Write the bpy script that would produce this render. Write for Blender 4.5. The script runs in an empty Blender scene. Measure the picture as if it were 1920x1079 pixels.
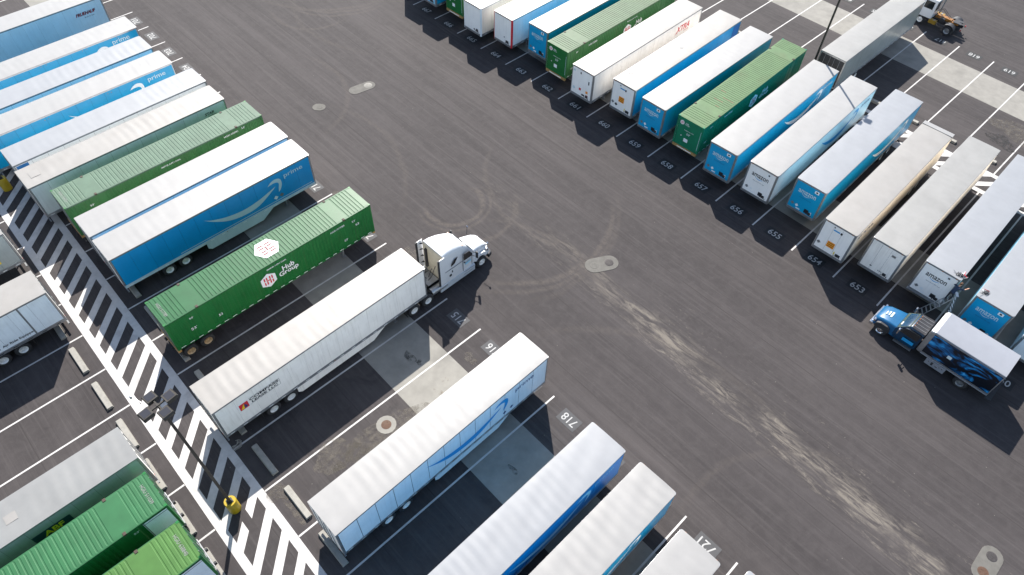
import bpy, bmesh, math, random
from mathutils import Vector, Matrix
R = math.radians
random.seed(7)
sc = bpy.context.scene
col = sc.collection

# ------------------------------------------------------------------ camera
cam_d = bpy.data.cameras.new('camera'); cam = bpy.data.objects.new('camera', cam_d); col.objects.link(cam)
RX, RY, RZ = Vector((0.6851, 0.7280, 0.0240)), Vector((0.5799, -0.5252, -0.6227)), Vector((-0.4408, 0.4405, -0.7821))
m3 = Matrix((RX, -RY, -RZ)).transposed()
cam.matrix_world = Matrix.Translation((33.196, -19.039, 41.381)) @ m3.to_4x4()
cam_d.sensor_width = 36.0; cam_d.lens = 1322.19 / 1920 * 36.0
cam_d.clip_start = 0.5; cam_d.clip_end = 2000
sc.camera = cam

# ------------------------------------------------------------------ sky, sun, exposure
SUN_EL = R(40.3); SH = Vector((0.793, -0.609, 0)).normalized()      # direction in which shadows fall
w = bpy.data.worlds.new('World'); sc.world = w; w.use_nodes = True
nt = w.node_tree; bg = nt.nodes['Background']
sky = nt.nodes.new('ShaderNodeTexSky'); sky.sky_type = 'NISHITA'; sky.sun_disc = False
sky.sun_elevation = SUN_EL
sky.sun_rotation = math.atan2(-SH.x, -SH.y)
sky.air_density = 1.0; sky.dust_density = 0.4
hs = nt.nodes.new('ShaderNodeHueSaturation'); hs.inputs['Saturation'].default_value = 0.84      # thin high haze: a paler blue
nt.links.new(sky.outputs[0], hs.inputs['Color']); nt.links.new(hs.outputs[0], bg.inputs[0]); bg.inputs[1].default_value = 0.092
sd = bpy.data.lights.new('sun', 'SUN'); sd.energy = 4.4; sd.angle = R(0.53); sd.color = (1, 0.945, 0.87)
so = bpy.data.objects.new('sun', sd); col.objects.link(so)
ldir = Vector((SH.x * math.cos(SUN_EL), SH.y * math.cos(SUN_EL), -math.sin(SUN_EL)))
so.rotation_euler = ldir.to_track_quat('-Z', 'Y').to_euler(); so.location = (0, 0, 60)
sc.view_settings.view_transform = 'Standard'; sc.view_settings.look = 'None'
sc.view_settings.exposure = 1.40; sc.view_settings.gamma = 1.0
sc.view_settings.use_curve_mapping = False

# ------------------------------------------------------------------ materials
MATS = {}
def mat(name, c, rough=0.5, metal=0.0, var=0.12, scale=2.0, streak=0.0, stain=0.0, bump=0.0, stainc=(0.16, 0.13, 0.10), spec=0.5):
    """procedural paint / metal / concrete: base colour with soft variation, vertical rain streaks and stains"""
    if name in MATS: return MATS[name]
    m = bpy.data.materials.new(name); m.use_nodes = True; MATS[name] = m
    n = m.node_tree.nodes; l = m.node_tree.links; b = n['Principled BSDF']
    b.inputs['Roughness'].default_value = rough; b.inputs['Metallic'].default_value = metal
    b.inputs['Specular IOR Level'].default_value = spec
    tc = n.new('ShaderNodeTexCoord'); oi = n.new('ShaderNodeObjectInfo')
    add = n.new('ShaderNodeVectorMath'); add.operation = 'MULTIPLY_ADD'
    cmb = n.new('ShaderNodeCombineXYZ')
    for i in range(3): l.new(oi.outputs['Random'], cmb.inputs[i])
    l.new(cmb.outputs[0], add.inputs[0]); add.inputs[1].default_value = (37, 53, 71); l.new(tc.outputs['Object'], add.inputs[2])
    nz = n.new('ShaderNodeTexNoise'); nz.inputs['Scale'].default_value = scale; nz.inputs['Detail'].default_value = 6; nz.inputs['Roughness'].default_value = 0.62
    l.new(add.outputs[0], nz.inputs['Vector'])
    mx = n.new('ShaderNodeMix'); mx.data_type = 'RGBA'
    lo = [max(0, v * (1 - var)) for v in c]; hi = [min(1, v * (1 + var * 0.6)) for v in c]
    mx.inputs['A'].default_value = (*lo, 1); mx.inputs['B'].default_value = (*hi, 1)
    mr = n.new('ShaderNodeMapRange'); mr.inputs[1].default_value = 0.3; mr.inputs[2].default_value = 0.7
    l.new(nz.outputs[0], mr.inputs[0]); l.new(mr.outputs[0], mx.inputs['Factor'])
    out = mx.outputs['Result']
    def over(fac, colr):
        nonlocal out
        q = n.new('ShaderNodeMix'); q.data_type = 'RGBA'; q.inputs['B'].default_value = (*colr, 1)
        l.new(out, q.inputs['A']); l.new(fac, q.inputs['Factor']); out = q.outputs['Result']
    if streak > 0:
        mp = n.new('ShaderNodeMapping'); mp.inputs['Scale'].default_value = (5, 5, 0.35); l.new(add.outputs[0], mp.inputs[0])
        s = n.new('ShaderNodeTexNoise'); s.inputs['Scale'].default_value = 1.6; s.inputs['Detail'].default_value = 5; l.new(mp.outputs[0], s.inputs['Vector'])
        r2 = n.new('ShaderNodeMapRange'); r2.inputs[1].default_value = 0.5; r2.inputs[2].default_value = 0.8; r2.inputs[4].default_value = streak
        l.new(s.outputs[0], r2.inputs[0]); over(r2.outputs[0], stainc)
    if stain > 0:
        s = n.new('ShaderNodeTexNoise'); s.inputs['Scale'].default_value = scale * 0.45; s.inputs['Detail'].default_value = 8; s.inputs['Distortion'].default_value = 0.6
        l.new(add.outputs[0], s.inputs['Vector'])
        r2 = n.new('ShaderNodeMapRange'); r2.inputs[1].default_value = 0.52; r2.inputs[2].default_value = 0.78; r2.inputs[4].default_value = stain
        l.new(s.outputs[0], r2.inputs[0]); over(r2.outputs[0], stainc)
    l.new(out, b.inputs['Base Color'])
    if bump > 0:
        bp = n.new('ShaderNodeBump'); bp.inputs['Strength'].default_value = bump; bp.inputs['Distance'].default_value = 0.02
        l.new(nz.outputs[0], bp.inputs['Height']); l.new(bp.outputs[0], b.inputs['Normal'])
    return m

BLUE = (0.002, 0.305, 0.56)
mat('white_roof', (0.250, 0.246, 0.240), 0.45, var=0.06, scale=0.9, stain=0.10, stainc=(0.19, 0.182, 0.170))
mat('cool_roof', (0.222, 0.230, 0.243), 0.45, var=0.06, scale=0.9, stain=0.12, stainc=(0.18, 0.183, 0.19))
mat('cream_roof', (0.236, 0.226, 0.212), 0.5, var=0.08, scale=0.8, stain=0.22, stainc=(0.165, 0.145, 0.12))
mat('grey_roof', (0.225, 0.222, 0.212), 0.5, var=0.1, scale=0.8, stain=0.22, stainc=(0.13, 0.126, 0.117))
mat('dull_roof', (0.20, 0.202, 0.197), 0.42, var=0.1, scale=0.6, stain=0.25, stainc=(0.11, 0.11, 0.107))
mat('blue_paint', BLUE, 0.32, var=0.08, scale=0.7, streak=0.07, stainc=(0.02, 0.10, 0.2))
mat('royal_paint', (0.002, 0.29, 0.62), 0.3, var=0.08, scale=0.7, streak=0.07, stainc=(0.02, 0.10, 0.2))
mat('cream_wall', (0.84, 0.77, 0.66), 0.5, var=0.08, scale=0.8, streak=0.25, stainc=(0.45, 0.36, 0.26))  # warm bounce off neighbouring roofs put into the wall colour, plus rain streaks
mat('light_blue_paint', (0.30, 0.60, 0.74), 0.34, var=0.1, scale=0.7, streak=0.1, stainc=(0.2, 0.25, 0.3))
mat('deep_blue', (0.005, 0.13, 0.36), 0.4, var=0.1)
mat('white_paint', (0.86, 0.84, 0.81), 0.35, var=0.05, scale=0.8, streak=0.16, stainc=(0.42, 0.40, 0.37))
mat('dirty_white', (0.84, 0.81, 0.76), 0.45, var=0.08, scale=0.8, streak=0.28, stain=0.15, stainc=(0.36, 0.31, 0.25))
mat('pale_aluminium', (0.74, 0.80, 0.83), 0.3, 0.0, var=0.08, scale=0.9, streak=0.18, stainc=(0.3, 0.32, 0.34))
mat('steel_blue_skin', (0.52, 0.63, 0.68), 0.3, 0.0, var=0.08, scale=0.8, streak=0.15, stainc=(0.2, 0.25, 0.3))
mat('teal_skin', (0.58, 0.63, 0.63), 0.25, 0.0, var=0.1, scale=0.7, streak=0.15, stainc=(0.12, 0.16, 0.17))
mat('silver_skin', (0.48, 0.52, 0.50), 0.24, 0.35, var=0.1, scale=0.7, streak=0.2, stainc=(0.2, 0.2, 0.18))
mat('aluminium', (0.42, 0.43, 0.44), 0.38, 0.8, var=0.15, scale=4)
mat('rail_grey', (0.22, 0.23, 0.24), 0.5, 0.4, var=0.2, scale=4, stain=0.2)
mat('dark_steel', (0.035, 0.036, 0.04), 0.6, 0.3, var=0.3, scale=5)
mat('rust_steel', (0.16, 0.085, 0.05), 0.75, 0.1, var=0.35, scale=5, stain=0.4, stainc=(0.07, 0.04, 0.03))
mat('dark_rust', (0.05, 0.032, 0.022), 0.75, var=0.3, scale=5)
mat('gold_steel', (0.42, 0.25, 0.09), 0.6, 0.1, var=0.3, scale=6, stain=0.5, stainc=(0.12, 0.07, 0.04))
mat('rubber', (0.022, 0.022, 0.024), 0.8, var=0.3, scale=6)
mat('rim_white', (0.70, 0.70, 0.68), 0.45, 0.2, var=0.15, scale=6, stain=0.3)
mat('rim_tan', (0.42, 0.30, 0.17), 0.6, 0.1, var=0.2, scale=6, stain=0.4)
mat('white_print', (0.78, 0.80, 0.80), 0.5, var=0.04)
mat('sunlit_white_print', (0.19, 0.20, 0.19), 0.6, var=0.1, scale=4)  # white print, colour darkened to offset the sun on container roofs
mat('sunlit_digit_paint', (0.32, 0.32, 0.316), 0.7, var=0.12, scale=6, stain=0.3, stainc=(0.10, 0.10, 0.10))  # stall digits, colour lowered where the rows stand in sun; stains on top
mat('pale_print', (0.52, 0.64, 0.68), 0.5, var=0.05)
mat('black_print', (0.012, 0.014, 0.02), 0.5, var=0.1)
mat('dark_blue_print', (0.01, 0.05, 0.16), 0.5, var=0.1)
mat('swoosh_blue', (0.008, 0.28, 0.60), 0.4, var=0.06)
mat('red_print', (0.60, 0.02, 0.035), 0.5, var=0.1)
mat('sunlit_red_print', (0.13, 0.018, 0.024), 0.6, var=0.15, scale=6)  # red logo print made darker because its roof is in full sun
mat('orange_print', (0.85, 0.30, 0.015), 0.5, var=0.05)
mat('yellow_print', (0.75, 0.60, 0.02), 0.5, var=0.05)
mat('navy_patch', (0.012, 0.05, 0.06), 0.45, var=0.1)
for nm, c, sn, scol in [('green_wall', (0.012, 0.135, 0.032), 0.1, (0.10, 0.10, 0.05)), ('green_roof_bright', (0.018, 0.092, 0.034), 0.12, (0.05, 0.10, 0.06)),
                  ('green_roof_pale', (0.082, 0.135, 0.094), 0.10, (0.07, 0.065, 0.045)), ('green_roof_mid', (0.023, 0.108, 0.042), 0.10, (0.06, 0.12, 0.075)),
                  ('green_roof_lime', (0.050, 0.130, 0.030), 0.14, (0.04, 0.06, 0.025)), ('green_roof_olive', (0.074, 0.136, 0.058), 0.16, (0.085, 0.045, 0.025)),
                  ('green_roof_sage', (0.074, 0.120, 0.066), 0.12, (0.09, 0.075, 0.045)), ('green_wall_teal', (0.010, 0.17, 0.085), 0.1, (0.05, 0.08, 0.05)),
                  ('green_wall_dull', (0.040, 0.15, 0.05), 0.12, (0.12, 0.09, 0.05))]:
    mat(nm, c, 0.45 if 'bright' in nm else 0.6 if 'roof' in nm else 0.45, var=0.14, scale=1.2, stain=sn, streak=0.15 if 'wall' in nm else 0, stainc=scol, spec=0.25)
mat('concrete_pad', (0.195, 0.187, 0.168), 0.85, var=0.16, scale=1.1, stain=0.35, stainc=(0.08, 0.077, 0.07), bump=0.2)
mat('apron_concrete', (0.105, 0.100, 0.090), 0.9, var=0.2, scale=2.2, stain=0.5, stainc=(0.06, 0.056, 0.05), bump=0.2)
mat('wheel_stop_concrete', (0.25, 0.24, 0.215), 0.85, var=0.15, scale=4, stain=0.25, stainc=(0.11, 0.10, 0.085), bump=0.3)
mat('line_paint', (0.42, 0.41, 0.40), 0.7, var=0.12, scale=2.5, stain=0.45, stainc=(0.16, 0.15, 0.145))
mat('digit_paint', (0.36, 0.36, 0.355), 0.7, var=0.1, scale=6, stain=0.25, stainc=(0.15, 0.15, 0.15))
mat('patch_black', (0.010, 0.0105, 0.012), 0.75, var=0.2, scale=3)
mat('patch_grey', (0.052, 0.052, 0.055), 0.8, var=0.15, scale=3)
mat('cover_rust', (0.075, 0.036, 0.020), 0.8, var=0.3, scale=5, stain=0.3)
mat('cover_iron', (0.05, 0.045, 0.045), 0.7, 0.3, var=0.3, scale=6)
mat('pole_bronze', (0.040, 0.036, 0.031), 0.45, 0.4, var=0.15, scale=3)
mat('lamp_glass', (0.035, 0.035, 0.04), 0.15, var=0.1)
mat('yellow_paint', (0.36, 0.25, 0.006), 0.42, var=0.1, scale=3, stain=0.12)
mat('truck_white', (0.62, 0.63, 0.64), 0.22, var=0.03, scale=1.5, spec=0.6)
mat('fairing_grey', (0.45, 0.49, 0.53), 0.35, var=0.08, scale=2)
mat('cab_back', (0.40, 0.37, 0.29), 0.5, var=0.12, scale=3, stain=0.15)
mat('glass_dark', (0.012, 0.015, 0.018), 0.06, var=0.1, spec=0.8)
mat('windscreen_green', (0.05, 0.07, 0.06), 0.05, var=0.1, spec=1.0)
mat('chrome', (0.65, 0.66, 0.68), 0.15, 1.0, var=0.05)
mat('truck_blue', (0.005, 0.085, 0.20), 0.32, var=0.2, scale=1.5, spec=0.4)
mat('truck_blue_dark', (0.006, 0.035, 0.075), 0.25, var=0.3, scale=1.5)
mat('cab_roof_dark', (0.05, 0.048, 0.05), 0.3, 0.4, var=0.25, scale=2)
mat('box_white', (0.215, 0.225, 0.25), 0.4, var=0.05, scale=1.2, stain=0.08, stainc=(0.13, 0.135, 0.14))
mat('amber', (0.4, 0.12, 0.01), 0.4, var=0.05)
mat('red_light', (0.35, 0.01, 0.01), 0.4, var=0.05)
mat('orange_machine', (0.26, 0.105, 0.01), 0.5, var=0.2, scale=5, stain=0.2)
mat('yellow_step', (0.24, 0.145, 0.01), 0.5, var=0.2, scale=5)
mat('skin', (0.48, 0.26, 0.17), 0.55, var=0.08, scale=8)
mat('hair', (0.10, 0.045, 0.02), 0.7, var=0.3, scale=20)
mat('navy_cloth', (0.012, 0.028, 0.065), 0.85, var=0.25, scale=8)
mat('boot', (0.03, 0.025, 0.02), 0.7, var=0.2)

def graphic_mat():
    """the printed picture on the service truck: abstract electric-blue shapes on black"""
    m = bpy.data.materials.new('blue_graphic'); m.use_nodes = True; MATS['blue_graphic'] = m
    n = m.node_tree.nodes; l = m.node_tree.links; b = n['Principled BSDF']; b.inputs['Roughness'].default_value = 0.3
    tc = n.new('ShaderNodeTexCoord'); mp = n.new('ShaderNodeMapping'); mp.inputs['Rotation'].default_value = (0, R(24), 0); mp.inputs['Scale'].default_value = (1, 0.45, 1.2)
    l.new(tc.outputs['Object'], mp.inputs[0])
    a = n.new('ShaderNodeTexNoise'); a.inputs['Scale'].default_value = 1.1; a.inputs['Detail'].default_value = 7; a.inputs['Distortion'].default_value = 1.8; l.new(mp.outputs[0], a.inputs['Vector'])
    cr = n.new('ShaderNodeValToRGB'); e = cr.color_ramp.elements
    e[0].position = 0.47; e[0].color = (0.003, 0.006, 0.012, 1); e[1].position = 0.75; e[1].color = (0.35, 0.68, 0.85, 1)
    x = e.new(0.55); x.color = (0.005, 0.09, 0.24, 1); x = e.new(0.64); x.color = (0.02, 0.28, 0.62, 1)
    l.new(a.outputs[0], cr.inputs[0]); l.new(cr.outputs[0], b.inputs['Base Color'])
graphic_mat()

RINGS = [(0.2, 6.8, 2.4, -120, 100, 0.30, 0.7), (0.2, 6.8, 3.0, -110, 90, 0.22, 0.5), (0.9, 7.4, 4.3, -60, 60, 0.3, 0.45), (3.6, 10.2, 8.3, -50, 45, 0.35, 0.6), (3.2, 9.8, 9.2, -50, 30, 0.3, 0.45), (2.0, 9.0, 10.8, -20, 50, 0.35, 0.3),
         (-36, 20.5, 7.0, -85, 0, 0.3, 0.5), (-36, 20.5, 7.7, -85, 0, 0.25, 0.4), (-40, 22, 10.6, -75, -5, 0.35, 0.45), (-33, 15, 4.4, -110, 10, 0.3, 0.4), (-29, 24, 12, -130, -60, 0.35, 0.3), (10, 0.8, 9.5, 60, 130, 0.3, 0.35), (26, -3, 13, 80, 150, 0.4, 0.3), (-12, -4, 12, 40, 110, 0.35, 0.3), (-22, 2, 8, 20, 110, 0.35, 0.35), (38, 2, 9, 110, 190, 0.35, 0.25), (5, 18, 9, -150, -60, 0.3, 0.3)]
def asphalt():
    m = bpy.data.materials.new('asphalt'); m.use_nodes = True; MATS['asphalt'] = m
    n = m.node_tree.nodes; l = m.node_tree.links; b = n['Principled BSDF']; b.inputs['Roughness'].default_value = 0.85; b.inputs['Specular IOR Level'].default_value = 0.22
    tc = n.new('ShaderNodeTexCoord'); P = tc.outputs['Object']
    def noise(scale, detail, mapping=None, dist=0.0, rough=0.6):
        v = P
        if mapping:
            mp = n.new('ShaderNodeMapping'); mp.inputs['Scale'].default_value = mapping; l.new(P, mp.inputs[0]); v = mp.outputs[0]
        z = n.new('ShaderNodeTexNoise'); z.inputs['Scale'].default_value = scale; z.inputs['Detail'].default_value = detail
        z.inputs['Distortion'].default_value = dist; z.inputs['Roughness'].default_value = rough; l.new(v, z.inputs['Vector']); return z.outputs[0]
    def mr(v, a, b_, c, d):
        q = n.new('ShaderNodeMapRange'); q.inputs[1].default_value = a; q.inputs[2].default_value = b_; q.inputs[3].default_value = c; q.inputs[4].default_value = d; l.new(v, q.inputs[0]); return q.outputs[0]
    def math_(op, a, b_=None):
        q = n.new('ShaderNodeMath'); q.operation = op
        for i, v in enumerate((a, b_)):
            if v is None: continue
            if isinstance(v, (int, float)): q.inputs[i].default_value = v
            else: l.new(v, q.inputs[i])
        return q.outputs[0]
    def mix(f, a, b_):
        q = n.new('ShaderNodeMix'); q.data_type = 'RGBA'
        for k, v in (('Factor', f), ('A', a), ('B', b_)):
            if isinstance(v, tuple): q.inputs[k].default_value = (*v, 1)
            elif isinstance(v, float): q.inputs[k].default_value = v
            else: l.new(v, q.inputs[k])
        return q.outputs['Result']
    fine = noise(38, 4); grain = noise(150, 2); patch = noise(0.07, 6, dist=0.5); streak = noise(1.0, 8, (0.045, 0.95, 1), 0.35, 0.66); streak2 = noise(1.0, 7, (0.12, 3.4, 1), 0.5, 0.72); lane = noise(1.0, 3, (0.012, 0.30, 1), 0.1)
    mid = noise(1.3, 7, dist=0.7, rough=0.68)
    c = mix(mr(patch, 0.38, 0.62, 0, 1), (0.0450, 0.0398, 0.0399), (0.0643, 0.0572, 0.0574))
    c = mix(mr(lane, 0.40, 0.58, 0, 0.7), c, (0.0365, 0.0323, 0.0328))
    c = mix(mr(streak, 0.40, 0.62, 0, 0.62), c, (0.0307, 0.0271, 0.0278))
    c = mix(mr(streak2, 0.50, 0.74, 0, 0.52), c, (0.0915, 0.0821, 0.0812))
    c = mix(mr(mid, 0.42, 0.72, 0, 0.42), c, (0.0714, 0.0643, 0.0639))
    c = mix(mr(fine, 0.35, 0.7, 0, 0.40), c, (0.0271, 0.0242, 0.0247))
    c = mix(mr(grain, 0.58, 0.8, 0, 0.40), c, (0.1086, 0.0989, 0.0984))
    sx = n.new('ShaderNodeSeparateXYZ'); l.new(P, sx.inputs[0])
    # paving lane joints, thin dark seams that wander a little
    sw = math_('ADD', math_('MULTIPLY', sx.outputs[1], 1 / 4.1), math_('MULTIPLY', noise(0.5, 2), 0.012))
    sd_ = math_('ABSOLUTE', math_('SUBTRACT', math_('FRACT', sw), 0.5))
    c = mix(math_('MULTIPLY', mr(sd_, 0.010, 0.004, 0, 0.5), mr(mid, 0.35, 0.6, 0.2, 1)), c, (0.0156, 0.0135, 0.0126))
    # curling tyre scuffs
    rings = None
    xy = n.new('ShaderNodeCombineXYZ'); l.new(sx.outputs[0], xy.inputs[0]); l.new(sx.outputs[1], xy.inputs[1])
    wv = n.new('ShaderNodeVectorMath'); wv.operation = 'MULTIPLY_ADD'; nzc = n.new('ShaderNodeTexNoise'); nzc.inputs['Scale'].default_value = 0.35; nzc.inputs['Detail'].default_value = 2; l.new(P, nzc.inputs['Vector'])
    l.new(nzc.outputs['Color'], wv.inputs[0]); wv.inputs[1].default_value = (0.8, 0.8, 0); l.new(xy.outputs[0], wv.inputs[2])
    for cx, cy, r, a0, a1, wd, am in RINGS:
        d = n.new('ShaderNodeVectorMath'); d.operation = 'SUBTRACT'; l.new(wv.outputs[0], d.inputs[0]); d.inputs[1].default_value = (cx + 0.4, cy + 0.4, 0)
        ln = n.new('ShaderNodeVectorMath'); ln.operation = 'LENGTH'; l.new(d.outputs[0], ln.inputs[0])
        nm = n.new('ShaderNodeVectorMath'); nm.operation = 'NORMALIZE'; l.new(d.outputs[0], nm.inputs[0])
        dt = n.new('ShaderNodeVectorMath'); dt.operation = 'DOT_PRODUCT'; l.new(nm.outputs[0], dt.inputs[0]); am_ = R((a0 + a1) / 2); dt.inputs[1].default_value = (math.cos(am_), math.sin(am_), 0)
        gate_ = mr(dt.outputs['Value'], math.cos(R(min(179, abs(a1 - a0) / 2 + 12))), math.cos(R(max(2, abs(a1 - a0) / 2 - 15))), 0, am)
        f_ = math_('MULTIPLY', mr(math_('ABSOLUTE', math_('SUBTRACT', ln.outputs['Value'], r)), wd, wd * 0.25, 0, 1), gate_)
        rings = f_ if rings is None else math_('MAXIMUM', rings, f_)
    c = mix(math_('MULTIPLY', rings, mr(noise(3.0, 6, rough=0.7), 0.36, 0.62, 0.15, 1.0)), c, (0.0832, 0.0713, 0.0624))
    # sandy drag streaks along the aisle drain line
    wob = math_('MULTIPLY', math_('SUBTRACT', noise(0.22, 3), 0.5), 0.9)
    yc = math_('ADD', math_('SUBTRACT', sx.outputs[1], math_('ADD', math_('MULTIPLY', sx.outputs[0], -0.055), 10.5)), wob)
    def band(off, wd):
        d = math_('DIVIDE', math_('SUBTRACT', yc, off), wd); return math_('POWER', 2.718, math_('MULTIPLY', math_('MULTIPLY', d, d), -1.0))
    gate = mr(sx.outputs[0], 4.0, 26.0, 0.18, 1.0)
    sandn = noise(1.0, 9, (0.55, 3.0, 1), 0.8, 0.76)
    speck = noise(3.2, 6, dist=0.5, rough=0.75)
    blot = noise(1.0, 4, (0.26, 0.6, 1), 0.3)
    f1 = math_('MULTIPLY', math_('MULTIPLY', band(0.0, 0.85), mr(sandn, 0.43, 0.60, 0, 1)), mr(blot, 0.43, 0.57, 0.12, 1))
    f2 = math_('MULTIPLY', math_('MULTIPLY', band(-1.2, 0.42), mr(sandn, 0.50, 0.64, 0, 0.75)), mr(speck, 0.4, 0.58, 0.2, 1))
    f3 = math_('MULTIPLY', math_('MULTIPLY', band(1.9, 1.6), mr(sandn, 0.56, 0.66, 0, 0.8)), mr(speck, 0.50, 0.62, 0, 1))
    f = math_('MINIMUM', math_('MULTIPLY', math_('ADD', math_('ADD', f1, f2), f3), gate), 0.72)
    lim = mr(sx.outputs[0], -4.0, 3.0, 0.0, 1.0); f = math_('MULTIPLY', f, lim)
    c = mix(f, c, (0.170, 0.151, 0.127))
    # pale dust, dark oil and scattered grit inside the stalls
    oil = math_('MULTIPLY', mr(noise(0.45, 6, dist=0.8), 0.60, 0.75, 0, 0.55), mr(sx.outputs[1], -1.5, -3.0, 0.0, 1.0))
    c = mix(oil, c, (0.0146, 0.0143, 0.0146))
    grit = n.new('ShaderNodeTexVoronoi'); grit.inputs['Scale'].default_value = 0.9; l.new(P, grit.inputs['Vector'])
    c = mix(mr(grit.outputs['Distance'], 0.035, 0.02, 0, 0.6), c, (0.1625, 0.1527, 0.1365))
    l.new(c, b.inputs['Base Color'])
    bp = n.new('ShaderNodeBump'); bp.inputs['Strength'].default_value = 0.35; bp.inputs['Distance'].default_value = 0.01; l.new(fine, bp.inputs['Height']); l.new(bp.outputs[0], b.inputs['Normal'])
    return m
asphalt()

def scuff_mat(name, colr, lo, hi, amt):
    m = bpy.data.materials.new(name); m.use_nodes = True; MATS[name] = m
    n = m.node_tree.nodes; l = m.node_tree.links; b = n['Principled BSDF']; b.inputs['Base Color'].default_value = (*colr, 1); b.inputs['Roughness'].default_value = 0.8
    tc = n.new('ShaderNodeTexCoord'); z = n.new('ShaderNodeTexNoise'); z.inputs['Scale'].default_value = 2.2; z.inputs['Detail'].default_value = 8; z.inputs['Roughness'].default_value = 0.7; l.new(tc.outputs['Object'], z.inputs['Vector'])
    q = n.new('ShaderNodeMapRange'); q.inputs[1].default_value = lo; q.inputs[2].default_value = hi; q.inputs[4].default_value = amt; l.new(z.outputs[0], q.inputs[0])
    l.new(q.outputs[0], b.inputs['Alpha'])
scuff_mat('tyre_scuff', (0.0828, 0.0792, 0.0738), 0.42, 0.72, 0.42)
scuff_mat('dust_stain', (0.125, 0.110, 0.090), 0.40, 0.68, 0.62)
scuff_mat('rust_stain', (0.1368, 0.0864, 0.0360), 0.52, 0.72, 0.55)
scuff_mat('oil_stain', (0.0108, 0.0108, 0.0115), 0.42, 0.62, 0.7)

# ------------------------------------------------------------------ mesh helpers
class MB:
    def __init__(s): s.v = []; s.f = []
    def quad(s, *p): i = len(s.v); s.v += [tuple(q) for q in p]; s.f.append(tuple(range(i, i + len(p)))); return s
    def box(s, x0, x1, y0, y1, z0, z1):
        i = len(s.v); s.v += [(x0, y0, z0), (x1, y0, z0), (x1, y1, z0), (x0, y1, z0), (x0, y0, z1), (x1, y0, z1), (x1, y1, z1), (x0, y1, z1)]
        s.f += [tuple(i + k for k in q) for q in ((0, 3, 2, 1), (4, 5, 6, 7), (0, 1, 5, 4), (1, 2, 6, 5), (2, 3, 7, 6), (3, 0, 4, 7))]; return s
    def prism(s, poly, h0, h1, axis='z'):
        def P(a, b, h): return {'z': (a, b, h), 'x': (h, a, b), 'y': (a, h, b)}[axis]
        n = len(poly); i = len(s.v)
        s.v += [P(a, b, h0) for a, b in poly] + [P(a, b, h1) for a, b in poly]
        s.f.append(tuple(i + k for k in reversed(range(n)))); s.f.append(tuple(i + n + k for k in range(n)))
        for k in range(n): s.f.append((i + k, i + (k + 1) % n, i + n + (k + 1) % n, i + n + k))
        return s
    def lathe(s, prof, c=(0, 0, 0), axis='x', n=20):
        i = len(s.v); m = len(prof)
        for k in range(n):
            a = 2 * math.pi * k / n; ca, sa = math.cos(a), math.sin(a)
            for r, h in prof:
                p = {'x': (h, r * ca, r * sa), 'z': (r * ca, r * sa, h), 'y': (r * ca, h, r * sa)}[axis]
                s.v.append((p[0] + c[0], p[1] + c[1], p[2] + c[2]))
        for k in range(n):
            for j in range(m - 1):
                a, b = i + k * m + j, i + ((k + 1) % n) * m + j
                s.f.append((a, b, b + 1, a + 1))
        return s
    def tube(s, p, q, r, n=8, r2=None):
        p, q = Vector(p), Vector(q); d = (q - p).normalized(); u = d.orthogonal().normalized(); w_ = d.cross(u); i = len(s.v); r2 = r if r2 is None else r2
        for P, rr in ((p, r), (q, r2)):
            for k in range(n):
                a = 2 * math.pi * k / n; s.v.append(tuple(P + u * rr * math.cos(a) + w_ * rr * math.sin(a)))
        for k in range(n): s.f.append((i + k, i + (k + 1) % n, i + n + (k + 1) % n, i + n + k))
        s.f.append(tuple(i + k for k in reversed(range(n)))); s.f.append(tuple(i + n + k for k in range(n))); return s
    def path(s, pts, r, n=6):
        for a, b in zip(pts, pts[1:]): s.tube(a, b, r, n)
        return s
    def loft(s, secs, cap=True):
        i = len(s.v); m = len(secs[0])
        for q in secs: s.v += [tuple(p) for p in q]
        for a in range(len(secs) - 1):
            for k in range(m):
                s.f.append((i + a * m + k, i + a * m + (k + 1) % m, i + (a + 1) * m + (k + 1) % m, i + (a + 1) * m + k))
        if cap:
            s.f.append(tuple(i + k for k in reversed(range(m)))); s.f.append(tuple(i + (len(secs) - 1) * m + k for k in range(m)))
        return s
    def mesh(s, name, m, smooth=None, bevel=0):
        me = bpy.data.meshes.new(name); me.from_pydata(s.v, [], s.f); me.materials.append(MATS[m])
        bm = bmesh.new(); bm.from_mesh(me); bmesh.ops.remove_doubles(bm, verts=bm.verts, dist=1e-5)
        if bevel: bmesh.ops.bevel(bm, geom=[e for e in bm.edges if e.is_manifold and e.calc_face_angle(0) > 0.5], offset=bevel, segments=2, affect='EDGES', profile=0.5)
        bmesh.ops.recalc_face_normals(bm, faces=bm.faces); bm.to_mesh(me); bm.free()
        if smooth: me.shade_smooth(); me.set_sharp_from_angle(angle=R(smooth))
        return me
    def build(s, name, m, parent=None, smooth=None, bevel=0, loc=None, rot=None):
        return link(name, s.mesh(name, m, smooth, bevel), parent, loc, rot)
def link(name, me, parent=None, loc=None, rot=None):
    o = bpy.data.objects.new(name, me); col.objects.link(o); o.parent = parent
    if loc is not None: o.location = loc
    if rot is not None: o.rotation_euler = rot
    return o
def root(name, label, cat, loc=(0, 0, 0), rz=0, group=None):
    o = link(name, None, None, loc, (0, 0, rz)); return tag(o, label, cat, group)
def tag(o, label, cat, group=None):
    o['label'] = label; o['category'] = cat
    if group: o['group'] = group
    return o
CACHE = {}
def cached(key, fn):
    if key not in CACHE: CACHE[key] = fn()
    return CACHE[key]
def copy_tree(o, parent=None):
    c = o.copy(); col.objects.link(c); c.parent = parent
    for ch in list(o.children): copy_tree(ch, c)
    return c
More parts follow.
